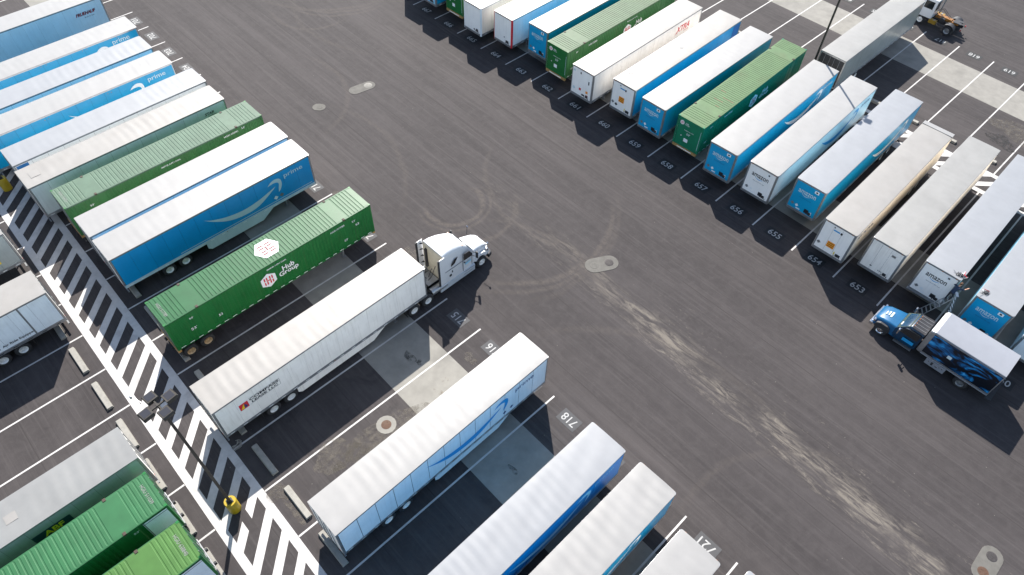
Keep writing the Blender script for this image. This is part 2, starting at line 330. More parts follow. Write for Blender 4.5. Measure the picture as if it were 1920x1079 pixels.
def text_mesh(body, wd, ht, m, bold=0.0, shear=0.0, spacing=1.0):
    def mk():
        cu = bpy.data.curves.new('lettering', 'FONT'); cu.body = body; cu.offset = bold; cu.shear = shear; cu.space_character = spacing; cu.resolution_u = 3
        ob = bpy.data.objects.new('lettering', cu); me = bpy.data.meshes.new_from_object(ob)
        bpy.data.objects.remove(ob); bpy.data.curves.remove(cu)
        xs = [v.co.x for v in me.vertices]; ys = [v.co.y for v in me.vertices]
        x0, x1, y0, y1 = min(xs), max(xs), min(ys), max(ys)
        kx = wd / (x1 - x0); ky = ht / (y1 - y0) if ht else kx
        for v in me.vertices: v.co = ((v.co.x - x0) * kx, (v.co.y - y0) * ky, 0)
        me.materials.clear(); me.materials.append(MATS[m]); me.name = 'lettering'
        return me
    return cached(('txt', body, wd, ht, m, bold, shear), mk)
def flat_mesh(polys, m, name='print'):
    b = MB()
    for p in polys: b.quad(*[(a, c, 0) for a, c in p])
    me = bpy.data.meshes.new(name); me.from_pydata(b.v, [], b.f); me.materials.append(MATS[m]); return me
def frame_mx(xa, ya, o):
    xa, ya = Vector(xa), Vector(ya); za = xa.cross(ya)
    return Matrix((( xa.x, ya.x, za.x, o[0]), (xa.y, ya.y, za.y, o[1]), (xa.z, ya.z, za.z, o[2]), (0, 0, 0, 1)))
def put(name, me, parent, fm, a, b, lift=0.0):
    o = bpy.data.objects.new(name, me); col.objects.link(o); o.parent = parent
    o.matrix_local = fm @ Matrix.Translation((a, b, lift)); return o

# ------------------------------------------------------------------ the ground, its paint, concrete strips
P = 3.709
g = MB(); g.quad((-400, -400, 0), (400, -400, 0), (400, 400, 0), (-400, 400, 0))
ground = g.build('ground', 'asphalt'); ground['kind'] = 'structure'
for y0, y1, x0, x1 in ((-7.60, -3.06, -90, 90), (26.38, 31.05, -90, 90), (54.15, 58.9, -90, 90), (-35.2, -30.7, -90, 90)):
    s = MB(); s.quad((x0, y0, 0.004), (x1, y0, 0.004), (x1, y1, 0.004), (x0, y1, 0.004))
    o = s.build('concrete_strip', 'concrete_pad'); o['kind'] = 'structure'
def ribbon(name, pts, wd, z, m):
    b = MB()
    for i, p in enumerate(pts):
        a = Vector(pts[max(0, i - 1)]); c = Vector(pts[min(len(pts) - 1, i + 1)]); t = (c - a).normalized(); nn = Vector((-t.y, t.x)) * wd / 2; p = Vector(p)
        b.v += [(p.x + nn.x, p.y + nn.y, z), (p.x - nn.x, p.y - nn.y, z)]
        if i: k = 2 * i; b.f.append((k - 2, k - 1, k + 1, k))
    return b.build(name, m, ground)
TY = math.tan(R(0.7))
for i in range(-15, 13): ribbon('stall_line', [(i * P, 0), (i * P + 0.2, -17.6)], 0.12, 0.010, 'line_paint')
for i in range(-6, 5): ribbon('stall_line', [(i * P + 0.25, -20.95), (i * P + 0.45, -38)], 0.12, 0.010, 'line_paint')
RO = -26.198
for j in range(-3, 20): ribbon('stall_line', [(RO + j * P, 23.36 - 0.0058 * j), (RO + j * P - 17.8 * TY, 41.2)], 0.12, 0.010, 'line_paint')
for k in range(-3, 8): ribbon('stall_line', [(6.8 + k * 3.71, 61.8), (6.85 + k * 3.71, 44.5)], 0.12, 0.010, 'line_paint')
# hatched walkways
def hatch(x0, x1, ya, yb, slope, phase, skip=None):
    lo, hi = min(ya, yb), max(ya, yb)
    for y in (lo, hi - 0.5): MB().quad((x0, y, 0.0075), (x1, y, 0.0075), (x1, y + 0.5, 0.0075), (x0, y + 0.5, 0.0075)).build('walkway_border', 'line_paint', ground)
    x = phase; h = (hi - lo) - 1.0; sh = slope * h
    while x < x1:
        if x > x0:
            yb_, yt = lo + 0.5, hi - 0.5
            seg = [(0, 1)]
            if skip and abs(x + sh * 0.5 - skip) < 0.75: seg = [(0, 0.40), (0.62, 1)]
            for a, b in seg:
                ys, ye = yt - (yt - yb_) * a, yt - (yt - yb_) * b
                MB().quad((x + sh * a, ys, 0.0075), (x + sh * b, ye, 0.0075), (x + sh * b + 0.76, ye, 0.0075), (x + sh * a + 0.76, ys, 0.0075)).build('walkway_stripe', 'line_paint', ground)
        x += 1.752
hatch(-56, 46, -17.62, -20.92, 1.05, -17.50 - 1.752 * 22, skip=12.3)
hatch(-20, 46, 41.2, 44.5, -1.0, -19.0)
# stall numbers
def stall_number(txt, x, y, flip, patch):
    q = 0.76; hh = 0.5
    o = MB().quad((-q, -hh, 0), (q, -hh, 0), (q, hh, 0), (-q, hh, 0)).build('number_patch', patch, ground, loc=(x, y, 0.013), rot=(0, 0, math.pi if flip else 0))
    d = link('digits', text_mesh(txt, 1.08, 0.60, 'sunlit_digit_paint' if flip else 'digit_paint', 0.006), o, (-0.54, -0.30, 0.004))
for k in list(range(701, 705)) + list(range(707, 724)): stall_number(str(k), (k - 712.5) * P + 0.05, -0.55, True, 'patch_grey')
for k in range(649, 669): stall_number(str(k), RO + (667 - k + 0.5) * P - 0.05, 23.80, False, 'patch_black')
for k in range(614, 620): stall_number(str(k), 16.05 + (k - 617) * 3.71, 61.25, True, 'patch_black')
# faint tyre scuffs curling over the aisle and stains in the stalls
def blotch(x, y, rx, ry, m, seed, z=0.012):
    rnd = random.Random(seed); n = 22; ph = [rnd.uniform(0, 6.28) for _ in range(4)]
    pts = []
    for i in range(n):
        a = 2 * math.pi * i / n; k = 1 + 0.22 * math.sin(2 * a + ph[0]) + 0.16 * math.sin(3 * a + ph[1]) + 0.1 * math.sin(5 * a + ph[2])
        pts.append((x + rx * k * math.cos(a), y + ry * k * math.sin(a), z))
    MB().quad(*pts).build('ground_stain', m, ground)
for i, a in enumerate(((12.9, -10.2, 0.9, 2.9, 'dust_stain'), (12.4, -13.0, 1.0, 1.8, 'dust_stain'), (12.0, -17.0, 0.6, 0.7, 'dust_stain'), (13.6, -16.9, 0.9, 0.35, 'dust_stain'), (13.9, -3.9, 0.3, 0.25, 'rust_stain'), (13.2, -5.6, 0.5, 0.3, 'rust_stain'), (12.6, -4.6, 0.3, 0.2, 'rust_stain'), (12.5, -2.2, 0.5, 0.35, 'dust_stain'),
                       (9.6, -5.2, 0.45, 0.35, 'oil_stain'), (10.4, -5.0, 0.2, 0.2, 'oil_stain'), (2.8, -6.4, 0.25, 0.2, 'oil_stain'), (27.6, 49.5, 1.3, 0.9, 'oil_stain'), (28.2, 51.8, 2.4, 1.5, 'dust_stain'), (20.5, -5.6, 0.35, 0.2, 'oil_stain'), (3.0, 1.0, 1.2, 0.7, 'dust_stain'), (-6.5, 0.3, 1.1, 0.6, 'dust_stain'))): blotch(*a, seed=i)
# drain pads and manholes
def pad(name, label, loc, rz, hl, hw, covers, cat='manhole', m='apron_concrete'):
    t = root(name, label, cat, (*loc, 0), rz)
    pts = []
    for sx_, a0 in ((1, -90), (-1, 90)):
        for i in range(9): a = R(a0 + 180 * i / 8); pts.append((sx_ * (hl - hw) + hw * math.cos(a), hw * 1.0 * math.sin(a)))
    MB().prism(pts, 0.001, 0.022).build('concrete_apron', m, t, bevel=0.006)
    for dx, r, cm, grid in covers:
        c = MB().lathe([(0.0, 0.034), (r * 0.9, 0.034), (r * 0.93, 0.028), (r, 0.028), (r, 0.02)], (dx, 0, 0), 'z', 24).build('cover', cm, t, smooth=30)
        if grid:
            b = MB()
            for k in range(-4, 5):
                e = math.sqrt(max(0.01, (r * 0.85) ** 2 - (k * r * 0.2) ** 2)); b.box(dx - e, dx + e, k * r * 0.2 - 0.018, k * r * 0.2 + 0.018, 0.034, 0.044)
            b.build('grate', 'cover_iron', c)
        if not grid and r < 0.5:
            for k in range(6): a = k * math.pi / 3; MB().box(dx + r * 0.5 * math.cos(a) - 0.04, dx + r * 0.5 * math.cos(a) + 0.04, r * 0.5 * math.sin(a) - 0.04, r * 0.5 * math.sin(a) + 0.04, 0.034, 0.042).build('cover_lug', cm, c)
pad('manhole_pad', 'oblong pale concrete pad with a bright round cover in the upper aisle', (-17.66, 10.4), R(82), 1.35, 0.62, [(0.65, 0.4, 'concrete_pad', False)])
pad('manhole_pad', 'small round pale concrete patch near the left row of trailers', (-17.85, 5.65), R(40), 0.62, 0.5, [(0.1, 0.3, 'apron_concrete', False)])
pad('manhole_pad', 'oblong concrete pad with a grate in the middle of the aisle', (12.85, 11.0), R(62), 1.35, 0.72, [(0.6, 0.36, 'cover_iron', True), (-0.6, 0.34, 'apron_concrete', False)])
pad('manhole_pad', 'pale concrete pad with a dark grate in the lower right corner', (43.38, 10.65), R(91), 1.3, 0.62, [(0.62, 0.31, 'cover_iron', True), (-0.62, 0.31, 'cover_rust', False)])
pad('manhole_ring', 'round concrete collar with a rusty lid in the empty stall', (12.68, -9.53), 0, 0.66, 0.655, [(0, 0.33, 'cover_rust', False)], m='concrete_pad')

# wheel stops
def stop_mesh():
    return MB().prism([(-0.21, 0), (0.21, 0), (0.17, 0.2), (-0.17, 0.2)], -1.26, 1.26, 'x').mesh('wheel_stop', 'wheel_stop_concrete', bevel=0.02)
def wheel_stop(x, y, label, rz=0):
    o = link('wheel_stop', cached('stop', stop_mesh), None, (x, y, 0.0), (0, 0, rz)); tag(o, label, 'wheel stop', 'concrete wheel stops along the walkways')
def stall_x(k): return (k - 712.5) * P
LSTOP = {716: 'sunlit concrete wheel stop in the empty stall left of the dusty white trailer', 715: 'shaded concrete wheel stop beside the rope tangle', 713: 'concrete wheel stop in shade behind the dirty white trailer',
         712: 'concrete wheel stop at the rear wheels of the bright green container', 711: 'concrete wheel stop between the big blue trailer and the bright green container', 710: 'concrete wheel stop under the rear of the big blue trailer',
         717: 'concrete wheel stop under the rear of the pale trailer with blue arrow', 714: 'concrete wheel stop under the rear of the trailer with the sail logo'}
for k, lb in LSTOP.items(): wheel_stop(stall_x(k) + 0.28, -16.53, lb)
for k, lb in {-2: 'wheel stop at the rear of the grey trailer with air ride lettering', -1: 'round ended wheel stop nearest the grey air ride trailer', 0: 'middle of three wheel stops along the lower left walkway', 1: 'wheel stop beside the lamp heads, above the dull grey trailer', 2: 'wheel stop behind the dull grey trailer', 3: 'wheel stop behind the mid green container', 4: 'wheel stop behind the lime green container'}.items():
    wheel_stop((k - 0.5) * P + 0.32, -21.97, lb)
for j, lb in ((7, 'wheel stop seen beyond the trailer with red lettering'), (11, 'wheel stop behind the trailer crossed by the pole shadow'), (12, 'wheel stop behind the blue trailer with the lamp shadow'), (13, 'wheel stop behind the trailer with the white end rail'), (14, 'wheel stop behind the dull roofed trailer near the dark puddle')):
    wheel_stop(RO + (j + 0.5) * P - 0.25, 46.0, lb, R(0.6))

# ------------------------------------------------------------------ trailers
W2 = 1.295
def tyre_mesh():
    b = MB()
    for c in (-0.16, 0.16):
        b.lathe([(0.29, c - 0.12), (0.44, c - 0.14), (0.50, c - 0.11), (0.52, c - 0.05), (0.52, c + 0.05), (0.50, c + 0.11), (0.44, c + 0.14), (0.29, c + 0.12)], n=22)
    return b.mesh('tyre', 'rubber', smooth=40)
def rim_mesh(m):
    b = MB(); b.lathe([(0.0, 0.10), (0.10, 0.10), (0.12, 0.19), (0.0, 0.19)], n=12)
    b.lathe([(0.10, 0.12), (0.21, 0.10), (0.25, 0.24), (0.295, 0.285), (0.30, 0.26)], n=22)
    return b.mesh('rim', m, smooth=35)
def wheel(parent, x, y, rimm, sgn, tm=None):
    w_ = link('wheel', cached('tyre', tyre_mesh), parent, (x, y, 0.52), (0, 0, 0 if sgn > 0 else math.pi))
    link('rim', cached(('rim', rimm), lambda: rim_mesh(rimm)), w_, (0.0, 0, 0)); return w_
def roof_mesh(L, m, seed, amp, drop=0.03, nose_r=0.13):
    rnd = random.Random(seed); nx, ny = 12, 110; b = MB(); ph = [rnd.uniform(0, 6.28) for _ in range(8)]; wl = rnd.uniform(0.56, 0.66)
    def hw(y):
        d = y - (L - nose_r); return W2 - 0.004 - (nose_r - math.sqrt(max(0, nose_r ** 2 - d * d)) if d > 0 else 0)
    for j in range(ny + 1):
        y = L * j / ny
        if j == ny: y = L - 0.004
        for i in range(nx + 1):
            t = -1 + 2 * i / nx; x = t * hw(y); e = 1 - t ** 4
            k = 0.55 + 0.45 * math.sin(y * 0.7 + ph[0]) * math.sin(x * 0.9 + y * 0.23 + ph[1])
            z = 4.09 + 0.022 * e + 0.95 * amp * e * k * math.sin(2 * math.pi * y / wl + ph[2] + 0.9 * math.sin(x * 1.3 + ph[3]) + 0.5 * math.sin(y * 0.9 + ph[4]))
            z += amp * 0.9 * e * math.sin(y * 3.1 + x * 2.6 + ph[5]) * math.sin(y * 1.3 - x * 1.9 + ph[6])
            b.v.append((x, y, z))
    for j in range(ny):
        for i in range(nx):
            a = j * (nx + 1) + i; b.f.append((a, a + 1, a + nx + 2, a + nx + 1))
    edge = [i for i in range(nx + 1)] + [j * (nx + 1) + nx for j in range(1, ny + 1)] + [ny * (nx + 1) + i for i in range(nx - 1, -1, -1)] + [j * (nx + 1) for j in range(ny - 1, 0, -1)]
    k0 = len(b.v)
    for q in edge: v = b.v[q]; b.v.append((v[0], v[1], v[2] - drop - 0.03))
    n = len(edge)
    for i in range(n): b.f.append((edge[i], k0 + i, k0 + (i + 1) % n, edge[(i + 1) % n]))
    return b.mesh('roof', m, smooth=40)

def chassis(t, L, ax, rimm, beam, vis, skirt=None, landing=True):
    """running gear shared by vans and containers: bogie, wheels, landing legs, bumper"""
    def run():
        b = MB()
        for x in (-0.5, 0.5): b.box(x - 0.06, x + 0.06, ax[0] - 0.9, ax[1] + 0.9, 0.78, 1.05)
        for a in ax: b.tube((-1.1, a, 0.52), (1.1, a, 0.52), 0.07)
        b.box(-0.6, 0.6, ax[0] - 0.5, ax[0] - 0.4, 0.8, 1.0); b.box(-0.6, 0.6, ax[1] + 0.4, ax[1] + 0.5, 0.8, 1.0)
        return b.mesh('bogie', beam)
    link('bogie', cached(('bogie', ax, beam), run), t)
    for a in ax:
        for s in (1, -1): wheel(t, s * 0.97, a, rimm, s)
    for s in (1, -1):
        link('mud_flap', cached(('flap', ax), lambda: MB().box(-0.3, 0.3, -0.006, 0.006, 0.25, 0.95).mesh('mud_flap', 'rubber')), t, (s * 0.93, ax[0] - 0.78 if ax[0] > 0.85 else 0.02, 0))
    link('rear_bumper', cached('bumper', lambda: MB().box(-1.2, 1.2, 0.02, 0.12, 0.5, 0.6).box(-0.6, -0.5, 0.03, 0.11, 0.6, 1.1).box(0.5, 0.6, 0.03, 0.11, 0.6, 1.1).mesh('rear_bumper', 'rail_grey')), t)
    if landing:
        for s in (1, -1):
            lg = link('landing_leg', cached('leg', lambda: MB().box(-0.07, 0.07, -0.07, 0.07, 0.28, 1.1).box(-0.045, 0.045, -0.045, 0.045, 0.05, 0.3).mesh('landing_leg', 'rail_grey')), t, (s * 0.75, L - 2.75, 0))
            link('foot', cached('foot', lambda: MB().box(-0.16, 0.16, -0.13, 0.13, 0.0, 0.05).mesh('foot', 'rail_grey')), lg)
        link('landing_brace', cached('brace', lambda: MB().tube((-0.75, 0, 0.65), (0.75, 0, 0.65), 0.035).tube((0.75, 0, 0.5), (0.45, 0.9, 1.08), 0.03).tube((-0.75, 0, 0.5), (-0.45, 0.9, 1.08), 0.03).mesh('landing_brace', 'dark_steel')), t, (0, L - 2.75, 0))
    if skirt:
        a0, a1, m = skirt
        for s in (1, -1):
            link('side_skirt', cached(('skirt', skirt), lambda: MB().prism([(a0, 0.28), (a1 - 1.1, 0.28), (a1, 1.0), (a1, 1.07), (a0 - 0.25, 1.07), (a0 - 0.25, 0.5)], -0.012, 0.012, 'x').mesh('side_skirt', m)), t, (s * 1.24, 0, 0))
        link('skirt_strut', cached(('strut', skirt), lambda: MB().tube((-1.2, a0 + 0.8, 0.6), (-0.5, a0 + 0.8, 1.05), 0.02).tube((1.2, a0 + 0.8, 0.6), (0.5, a0 + 0.8, 1.05), 0.02).tube((-1.2, a1 - 2, 0.6), (-0.5, a1 - 2, 1.05), 0.02).tube((1.2, a1 - 2, 0.6), (0.5, a1 - 2, 1.05), 0.02).mesh('skirt_strut', 'aluminium')), t)

class Frames:
    """reading frames on a trailer: side (a from the left end as seen, z), nose (b from the left edge as seen, z), roof"""
    def __init__(s, L, vis, out=0.0):
        s.side = frame_mx((0, vis, 0), (0, 0, 1), (vis * (W2 + 0.004 + out), 0 if vis > 0 else L, 0))
        s.nose = frame_mx((-1, 0, 0), (0, 0, 1), (W2, L + 0.006, 0))

def place(xa, y_nose, dirn, L, yaw):
    """world position of the rear centre from the nose corner seen in plan"""
    d = Vector((-math.sin(yaw), math.cos(yaw))) * dirn     # rear -> nose
    n = Vector((math.cos(yaw), math.sin(yaw)))             # world +x side
    nose = Vector((xa, y_nose)) - n * W2 if dirn > 0 else Vector((xa, y_nose)) + n * W2
    rear = nose - d * L
    return (rear.x, rear.y, 0), yaw + (0 if dirn > 0 else math.pi)

NPAN = 13
def van(label, xa, y_nose, dirn, L, yaw, roof='white_roof', side='white_paint', nose='white_paint', far=None, rail='aluminium', lower='aluminium', amp=0.0045, seed=1,
        ax=(3.2, 4.5), rimm='rim_white', skirt=None, panels=True, doors='dirty_white', posts='aluminium', tape=True, seam=0.012, group='dry van trailers parked in the stalls', name='van_trailer'):
    loc, rz = place(xa, y_nose, dirn, L, yaw); vis = 1 if dirn > 0 else -1; far = far or side
    t = root(name, label, 'trailer', loc, rz, group)
    link('roof', cached(('roof', L, roof, seed, amp), lambda: roof_mesh(L, roof, seed, amp)), t)
    pl = (L - 0.3) / NPAN
    if panels:
        pm = cached(('pan', side, L, seam), lambda: MB().box(-0.008, 0.012, seam / 2, pl - seam / 2, 1.30, 3.985).mesh('side_panel', side))
        link('side_liner', cached(('liner', L), lambda: MB().box(-0.012, 0.0, 0.13, L - 0.17, 1.30, 3.98).mesh('side_liner', 'dark_steel')), t, (vis * (W2 - 0.026), 0, 0))
        for k in range(NPAN): link('side_panel', pm, t, (vis * (W2 - 0.014), 0.13 + k * pl, 0))
    else:
        link('side_wall', cached(('wall1', side, L), lambda: MB().box(-0.012, 0.012, 0.13, L - 0.17, 1.30, 3.985).mesh('side_wall', side)), t, (vis * (W2 - 0.014), 0, 0))
    link('side_wall', cached(('wall', far, L), lambda: MB().box(-0.012, 0.012, 0.13, L - 0.17, 1.30, 3.985).mesh('side_wall', far)), t, (-vis * (W2 - 0.014), 0, 0))
    for s in (1, -1):
        link('top_rail', cached(('trail', rail, L), lambda: MB().box(-0.016, 0.016, 0.02, L - 0.13, 3.96, 4.065).mesh('top_rail', rail, bevel=0.005)), t, (s * (W2 - 0.012), 0, 0))
        link('bottom_rail', cached(('brail', lower, L), lambda: MB().box(-0.018, 0.018, 0.02, L - 0.1, 1.04, 1.31).box(-0.024, -0.017, 0.02, L - 0.1, 1.24, 1.27).box(0.017, 0.024, 0.02, L - 0.1, 1.24, 1.27).mesh('bottom_rail', lower)), t, (s * (W2 - 0.014), 0, 0))
        link('corner_post', cached(('cpost', posts), lambda: MB().prism([(0.13 * math.cos(R(a)) - 0.13, 0.13 * math.sin(R(a)) - 0.13) for a in (0, 15, 30, 45, 60, 75, 90)] + [(-0.16, -0.02), (-0.16, -0.18), (-0.012, -0.18)], 1.05, 4.07).mesh('corner_post', posts, smooth=30)), t, (s * W2, L, 0)).scale = (s, 1, 1)
    fw = link('front_wall', cached(('fw', nose), lambda: MB().box(-W2 + 0.15, W2 - 0.15, -0.03, 0.0, 1.30, 3.97).mesh('front_wall', nose)), t, (0, L, 0))
    link('nose_rail', cached(('nrail', rail), lambda: MB().box(-W2 + 0.14, W2 - 0.14, -0.03, 0.008, 3.97, 4.065).mesh('nose_rail', rail, bevel=0.004)), t, (0, L, 0))
    link('nose_sill', cached(('nsill', rail), lambda: MB().box(-W2 + 0.14, W2 - 0.14, -0.03, 0.012, 1.06, 1.30).mesh('nose_sill', rail, bevel=0.004)), t, (0, L, 0))
    link('floor', cached(('floor', L), lambda: MB().box(-W2 + 0.03, W2 - 0.03, 0.05, L - 0.05, 1.06, 1.18).mesh('floor', 'dark_steel')), t)
    rf = link('rear_frame', cached(('rframe', rail), lambda: MB().box(-W2, -W2 + 0.09, 0, 0.12, 1.04, 4.06).box(W2 - 0.09, W2, 0, 0.12, 1.04, 4.06).box(-W2 + 0.09, W2 - 0.09, 0, 0.12, 3.93, 4.06).box(-W2 + 0.09, W2 - 0.09, 0, 0.12, 1.04, 1.2).mesh('rear_frame', 'aluminium')), t)
    for s in (1, -1):
        d = link('rear_door', cached(('door', doors), lambda: MB().box(0.004, 1.2, -0.02, 0.02, 1.21, 3.92).mesh('rear_door', doors)), t, (0, 0.02, 0)); d.scale = (s, 1, 1)
        link('lock_rod', cached('rod', lambda: MB().tube((0.22, -0.045, 1.15), (0.22, -0.045, 4.0), 0.018).tube((0.75, -0.045, 1.15), (0.75, -0.045, 4.0), 0.018).box(0.2, 0.42, -0.07, -0.04, 2.0, 2.04).mesh('lock_rod', 'rail_grey')), d)
    for x in (-0.9, 0.9): link('tail_light', cached('tl', lambda: MB().lathe([(0, -0.02), (0.05, -0.018), (0.055, 0.0)], axis='y', n=12).mesh('tail_light', 'red_light')), t, (x, 0.0, 1.12))
    chassis(t, L, ax, rimm, 'dark_steel', vis, skirt)
    if tape:
        def tp():
            b = MB(); y = 0.3
            while y < L - 0.6: b.box(-0.002, 0.002, y, y + 0.3, 1.12, 1.17); y += 0.92
            return b.mesh('reflective_tape', 'white_print')
        link('reflective_tape', cached(('tape', L), tp), t, (vis * (W2 + 0.010), 0, 0))
    # connections on the nose
    cb = link('connection_box', cached('cbox', lambda: MB().box(-0.13, 0.13, 0.008, 0.07, 1.42, 1.66).tube((0.22, 0.05, 1.45), (0.22, 0.11, 1.45), 0.035).tube((-0.22, 0.05, 1.45), (-0.22, 0.11, 1.45), 0.035).mesh('connection_box', 'dark_steel', bevel=0.008)), t, (-0.72, L, 0))
    for x in (-1.0, 0, 1.0): link('marker_light', cached('mk', lambda: MB().box(-0.05, 0.05, 0.006, 0.03, -0.02, 0.02).mesh('marker_light', 'amber')), t, (x, L, 4.02))
    for s in (1, -1):
        link('marker_light', cached('mk', None), t, (s * (W2 - 0.02), L * 0.5, 1.15)).rotation_euler = (0, 0, -s * math.pi / 2)
    return t, Frames(L, vis)

def corrugated(n0, n1, pitch, depth, flats, g=None):
    """zig-zag profile along the length: list of (y, offset)"""
    out = [(n0, 0.0)]; y = n0 + 0.05
    while y + pitch < n1 - 0.02:
        if any(a - 0.12 < y + pitch / 2 < b + 0.12 for a, b in flats):
            y += pitch; continue
        out += [(y, 0.0)] + [(y + pitch * q, -depth * k) for q, k in (g or ((0.22, 1), (0.5, 1), (0.72, 0)))]; y += pitch
    out.append((n1, 0.0)); return out
def container(label, xa, y_nose, dirn, L, yaw, wall='green_wall', roof='green_roof_bright', end='green_wall', ax=(0.7, 1.95), beam='dark_steel', rimm='rim_tan', bolster='gold_steel', group='green containers on chassis', pale_end=False):
    loc, rz = place(xa, y_nose, dirn, L, yaw); vis = 1 if dirn > 0 else -1
    t = root('freight_container', label, 'container', loc, rz, group)
    FL = [(1.95, 2.72), (L - 2.72, L - 1.95)]
    def wm():
        b = MB(); pr = corrugated(0.15, L - 0.15, 0.272, 0.036, FL)
        for (ya, oa), (yb, ob) in zip(pr, pr[1:]): b.quad((oa, ya, 1.42), (ob, yb, 1.42), (ob, yb, 4.0), (oa, ya, 4.0))
        return b.mesh('corrugated_wall', wall)
    for s in (1, -1): link('corrugated_wall', cached(('cw', wall, L), wm), t, (s * (W2 - 0.012), 0, 0)).scale = (s, 1, 1)
    def rm():
        b = MB(); pr = corrugated(0.12, L - 0.12, 0.272, 0.034 if 'bright' in roof else 0.022, FL, ((0.12, 1), (0.30, 1), (0.42, 0)))
        for (ya, oa), (yb, ob) in zip(pr, pr[1:]):
            b.quad((-W2 + 0.16, ya, 4.105 + oa), (W2 - 0.16, ya, 4.105 + oa), (W2 - 0.16, yb, 4.105 + ob), (-W2 + 0.16, yb, 4.105 + ob))
            b.quad((W2 - 0.16, ya, 4.105 + oa), (W2 - 0.03, ya, 4.095), (W2 - 0.03, yb, 4.095), (W2 - 0.16, yb, 4.105 + ob))
            b.quad((-W2 + 0.03, ya, 4.095), (-W2 + 0.16, ya, 4.105 + oa), (-W2 + 0.16, yb, 4.105 + ob), (-W2 + 0.03, yb, 4.095))
        b.quad((-W2, 0, 4.098), (W2, 0, 4.098), (W2, 0.12, 4.098), (-W2, 0.12, 4.098)); b.quad((-W2, L - 0.12, 4.098), (W2, L - 0.12, 4.098), (W2, L, 4.098), (-W2, L, 4.098))
        return b.mesh('corrugated_roof', roof)
    link('corrugated_roof', cached(('cr', roof, L), rm), t)
    for s in (1, -1):
        link('top_rail', cached(('ctr', wall, L), lambda: MB().box(-0.03, 0.012, 0, L, 3.99, 4.092).mesh('top_rail', roof)), t, (s * W2, 0, 0)).scale = (s, 1, 1)
        link('bottom_rail', cached(('cbr', wall, L), lambda: MB().box(-0.05, 0.008, 0, L, 1.28, 1.43).mesh('bottom_rail', wall)), t, (s * W2, 0, 0)).scale = (s, 1, 1)
        for y in (0.07, L - 0.07):
            link('corner_post', cached(('ccp', wall), lambda: MB().box(-0.14, 0.01, -0.08, 0.08, 1.27, 4.11).mesh('corner_post', wall)), t, (s * W2, y, 0)).scale = (s, 1, 1)
        for y in (2.33, L - 2.33):
            link('corner_casting', cached('casting', lambda: MB().box(-0.16, 0.03, -0.085, 0.085, 4.0, 4.135).box(-0.02, 0.032, -0.05, 0.05, 4.03, 4.08).mesh('corner_casting', 'dark_rust', bevel=0.01)), t, (s * W2, y, 0)).scale = (s, 1, 1)
            link('lift_post', cached(('lpost', wall), lambda: MB().box(-0.03, 0.006, -0.12, 0.12, 1.43, 4.0).mesh('lift_post', wall)), t, (s * W2, y, 0)).scale = (s, 1, 1)
    link('end_wall', cached(('ew', end), lambda: MB().box(-W2 + 0.12, W2 - 0.12, -0.06, -0.02, 1.42, 4.02).box(-W2 + 0.12, W2 - 0.12, -0.06, 0.0, 1.28, 1.43).box(-W2 + 0.12, W2 - 0.12, -0.06, 0.0, 3.98, 4.09).mesh('end_wall', end)), t, (0, L, 0))
    for s in (1, -1):
        d = link('rear_door', cached(('cdoor', end), lambda: MB().box(0.004, W2 - 0.1, -0.01, 0.04, 1.38, 4.0).mesh('rear_door', end)), t, (0, 0.02, 0)); d.scale = (s, 1, 1)
        link('lock_rod', cached('crod', lambda: MB().tube((0.3, -0.04, 1.3), (0.3, -0.04, 4.05), 0.02).tube((0.85, -0.04, 1.3), (0.85, -0.04, 4.05), 0.02).box(0.3, 0.55, -0.07, -0.04, 2.2, 2.24).mesh('lock_rod', 'rail_grey')), d)
    def fr():
        b = MB()
        for x in (-0.5, 0.5): b.box(x - 0.07, x + 0.07, 0.1, L - 0.15, 0.95, 1.27)
        for y in (0.12, 2.4, 5, 8, 11, L - 2.4): b.box(-1.15, 1.15, y - 0.08, y + 0.08, 1.08, 1.27)
        return b.mesh('chassis_frame', beam)
    link('chassis_frame', cached(('cf', beam, L), fr), t)
    link('front_bolster', cached(('fb', bolster), lambda: MB().box(-1.24, 1.24, -0.16, 0.05, 1.0, 1.26).box(-0.8, 0.8, 0.05, 0.06, 1.06, 1.2).mesh('front_bolster', bolster, bevel=0.015)), t, (0, L, 0))
    link('bolster_plate', cached('bplate', lambda: MB().box(-0.75, 0.75, 0.0, 0.004, 1.08, 1.18).mesh('bolster_plate', 'dirty_white')), t, (0, L + 0.062, 0))
    link('rear_bolster', cached(('rb', bolster), lambda: MB().box(-1.24, 1.24, -0.06, 0.18, 0.98, 1.26).mesh('rear_bolster', bolster, bevel=0.015)), t)
    chassis(t, L, ax, rimm, beam, vis)
    def tp():
        b = MB(); y = 0.25
        while y < L - 0.4: b.box(-0.002, 0.002, y, y + 0.32, 1.36, 1.41); y += 0.64
        return b.mesh('reflective_tape', 'white_print')
    link('reflective_tape', cached(('ctape', L), tp), t, (vis * (W2 + 0.012), 0, 0))
    F = Frames(L, vis, 0.006)
    if pale_end:
        put('pale_panel', flat_mesh([[(L - 1.45, 1.35), (L - 0.12, 1.35), (L - 0.12, 3.9), (L - 1.45, 3.9)]], 'pale_aluminium', 'pale_panel'), t, F.side, 0, 0, 0.004)
        put('pale_panel_edge', flat_mesh([[(L - 1.45, 3.72), (L - 0.12, 3.72), (L - 0.12, 3.78), (L - 1.45, 3.78)], [(L - 1.43, 1.35), (L - 1.38, 1.35), (L - 1.38, 3.9), (L - 1.43, 3.9)]], 'rail_grey', 'pale_panel_edge'), t, F.side, 0, 0, 0.007)
    return t, F

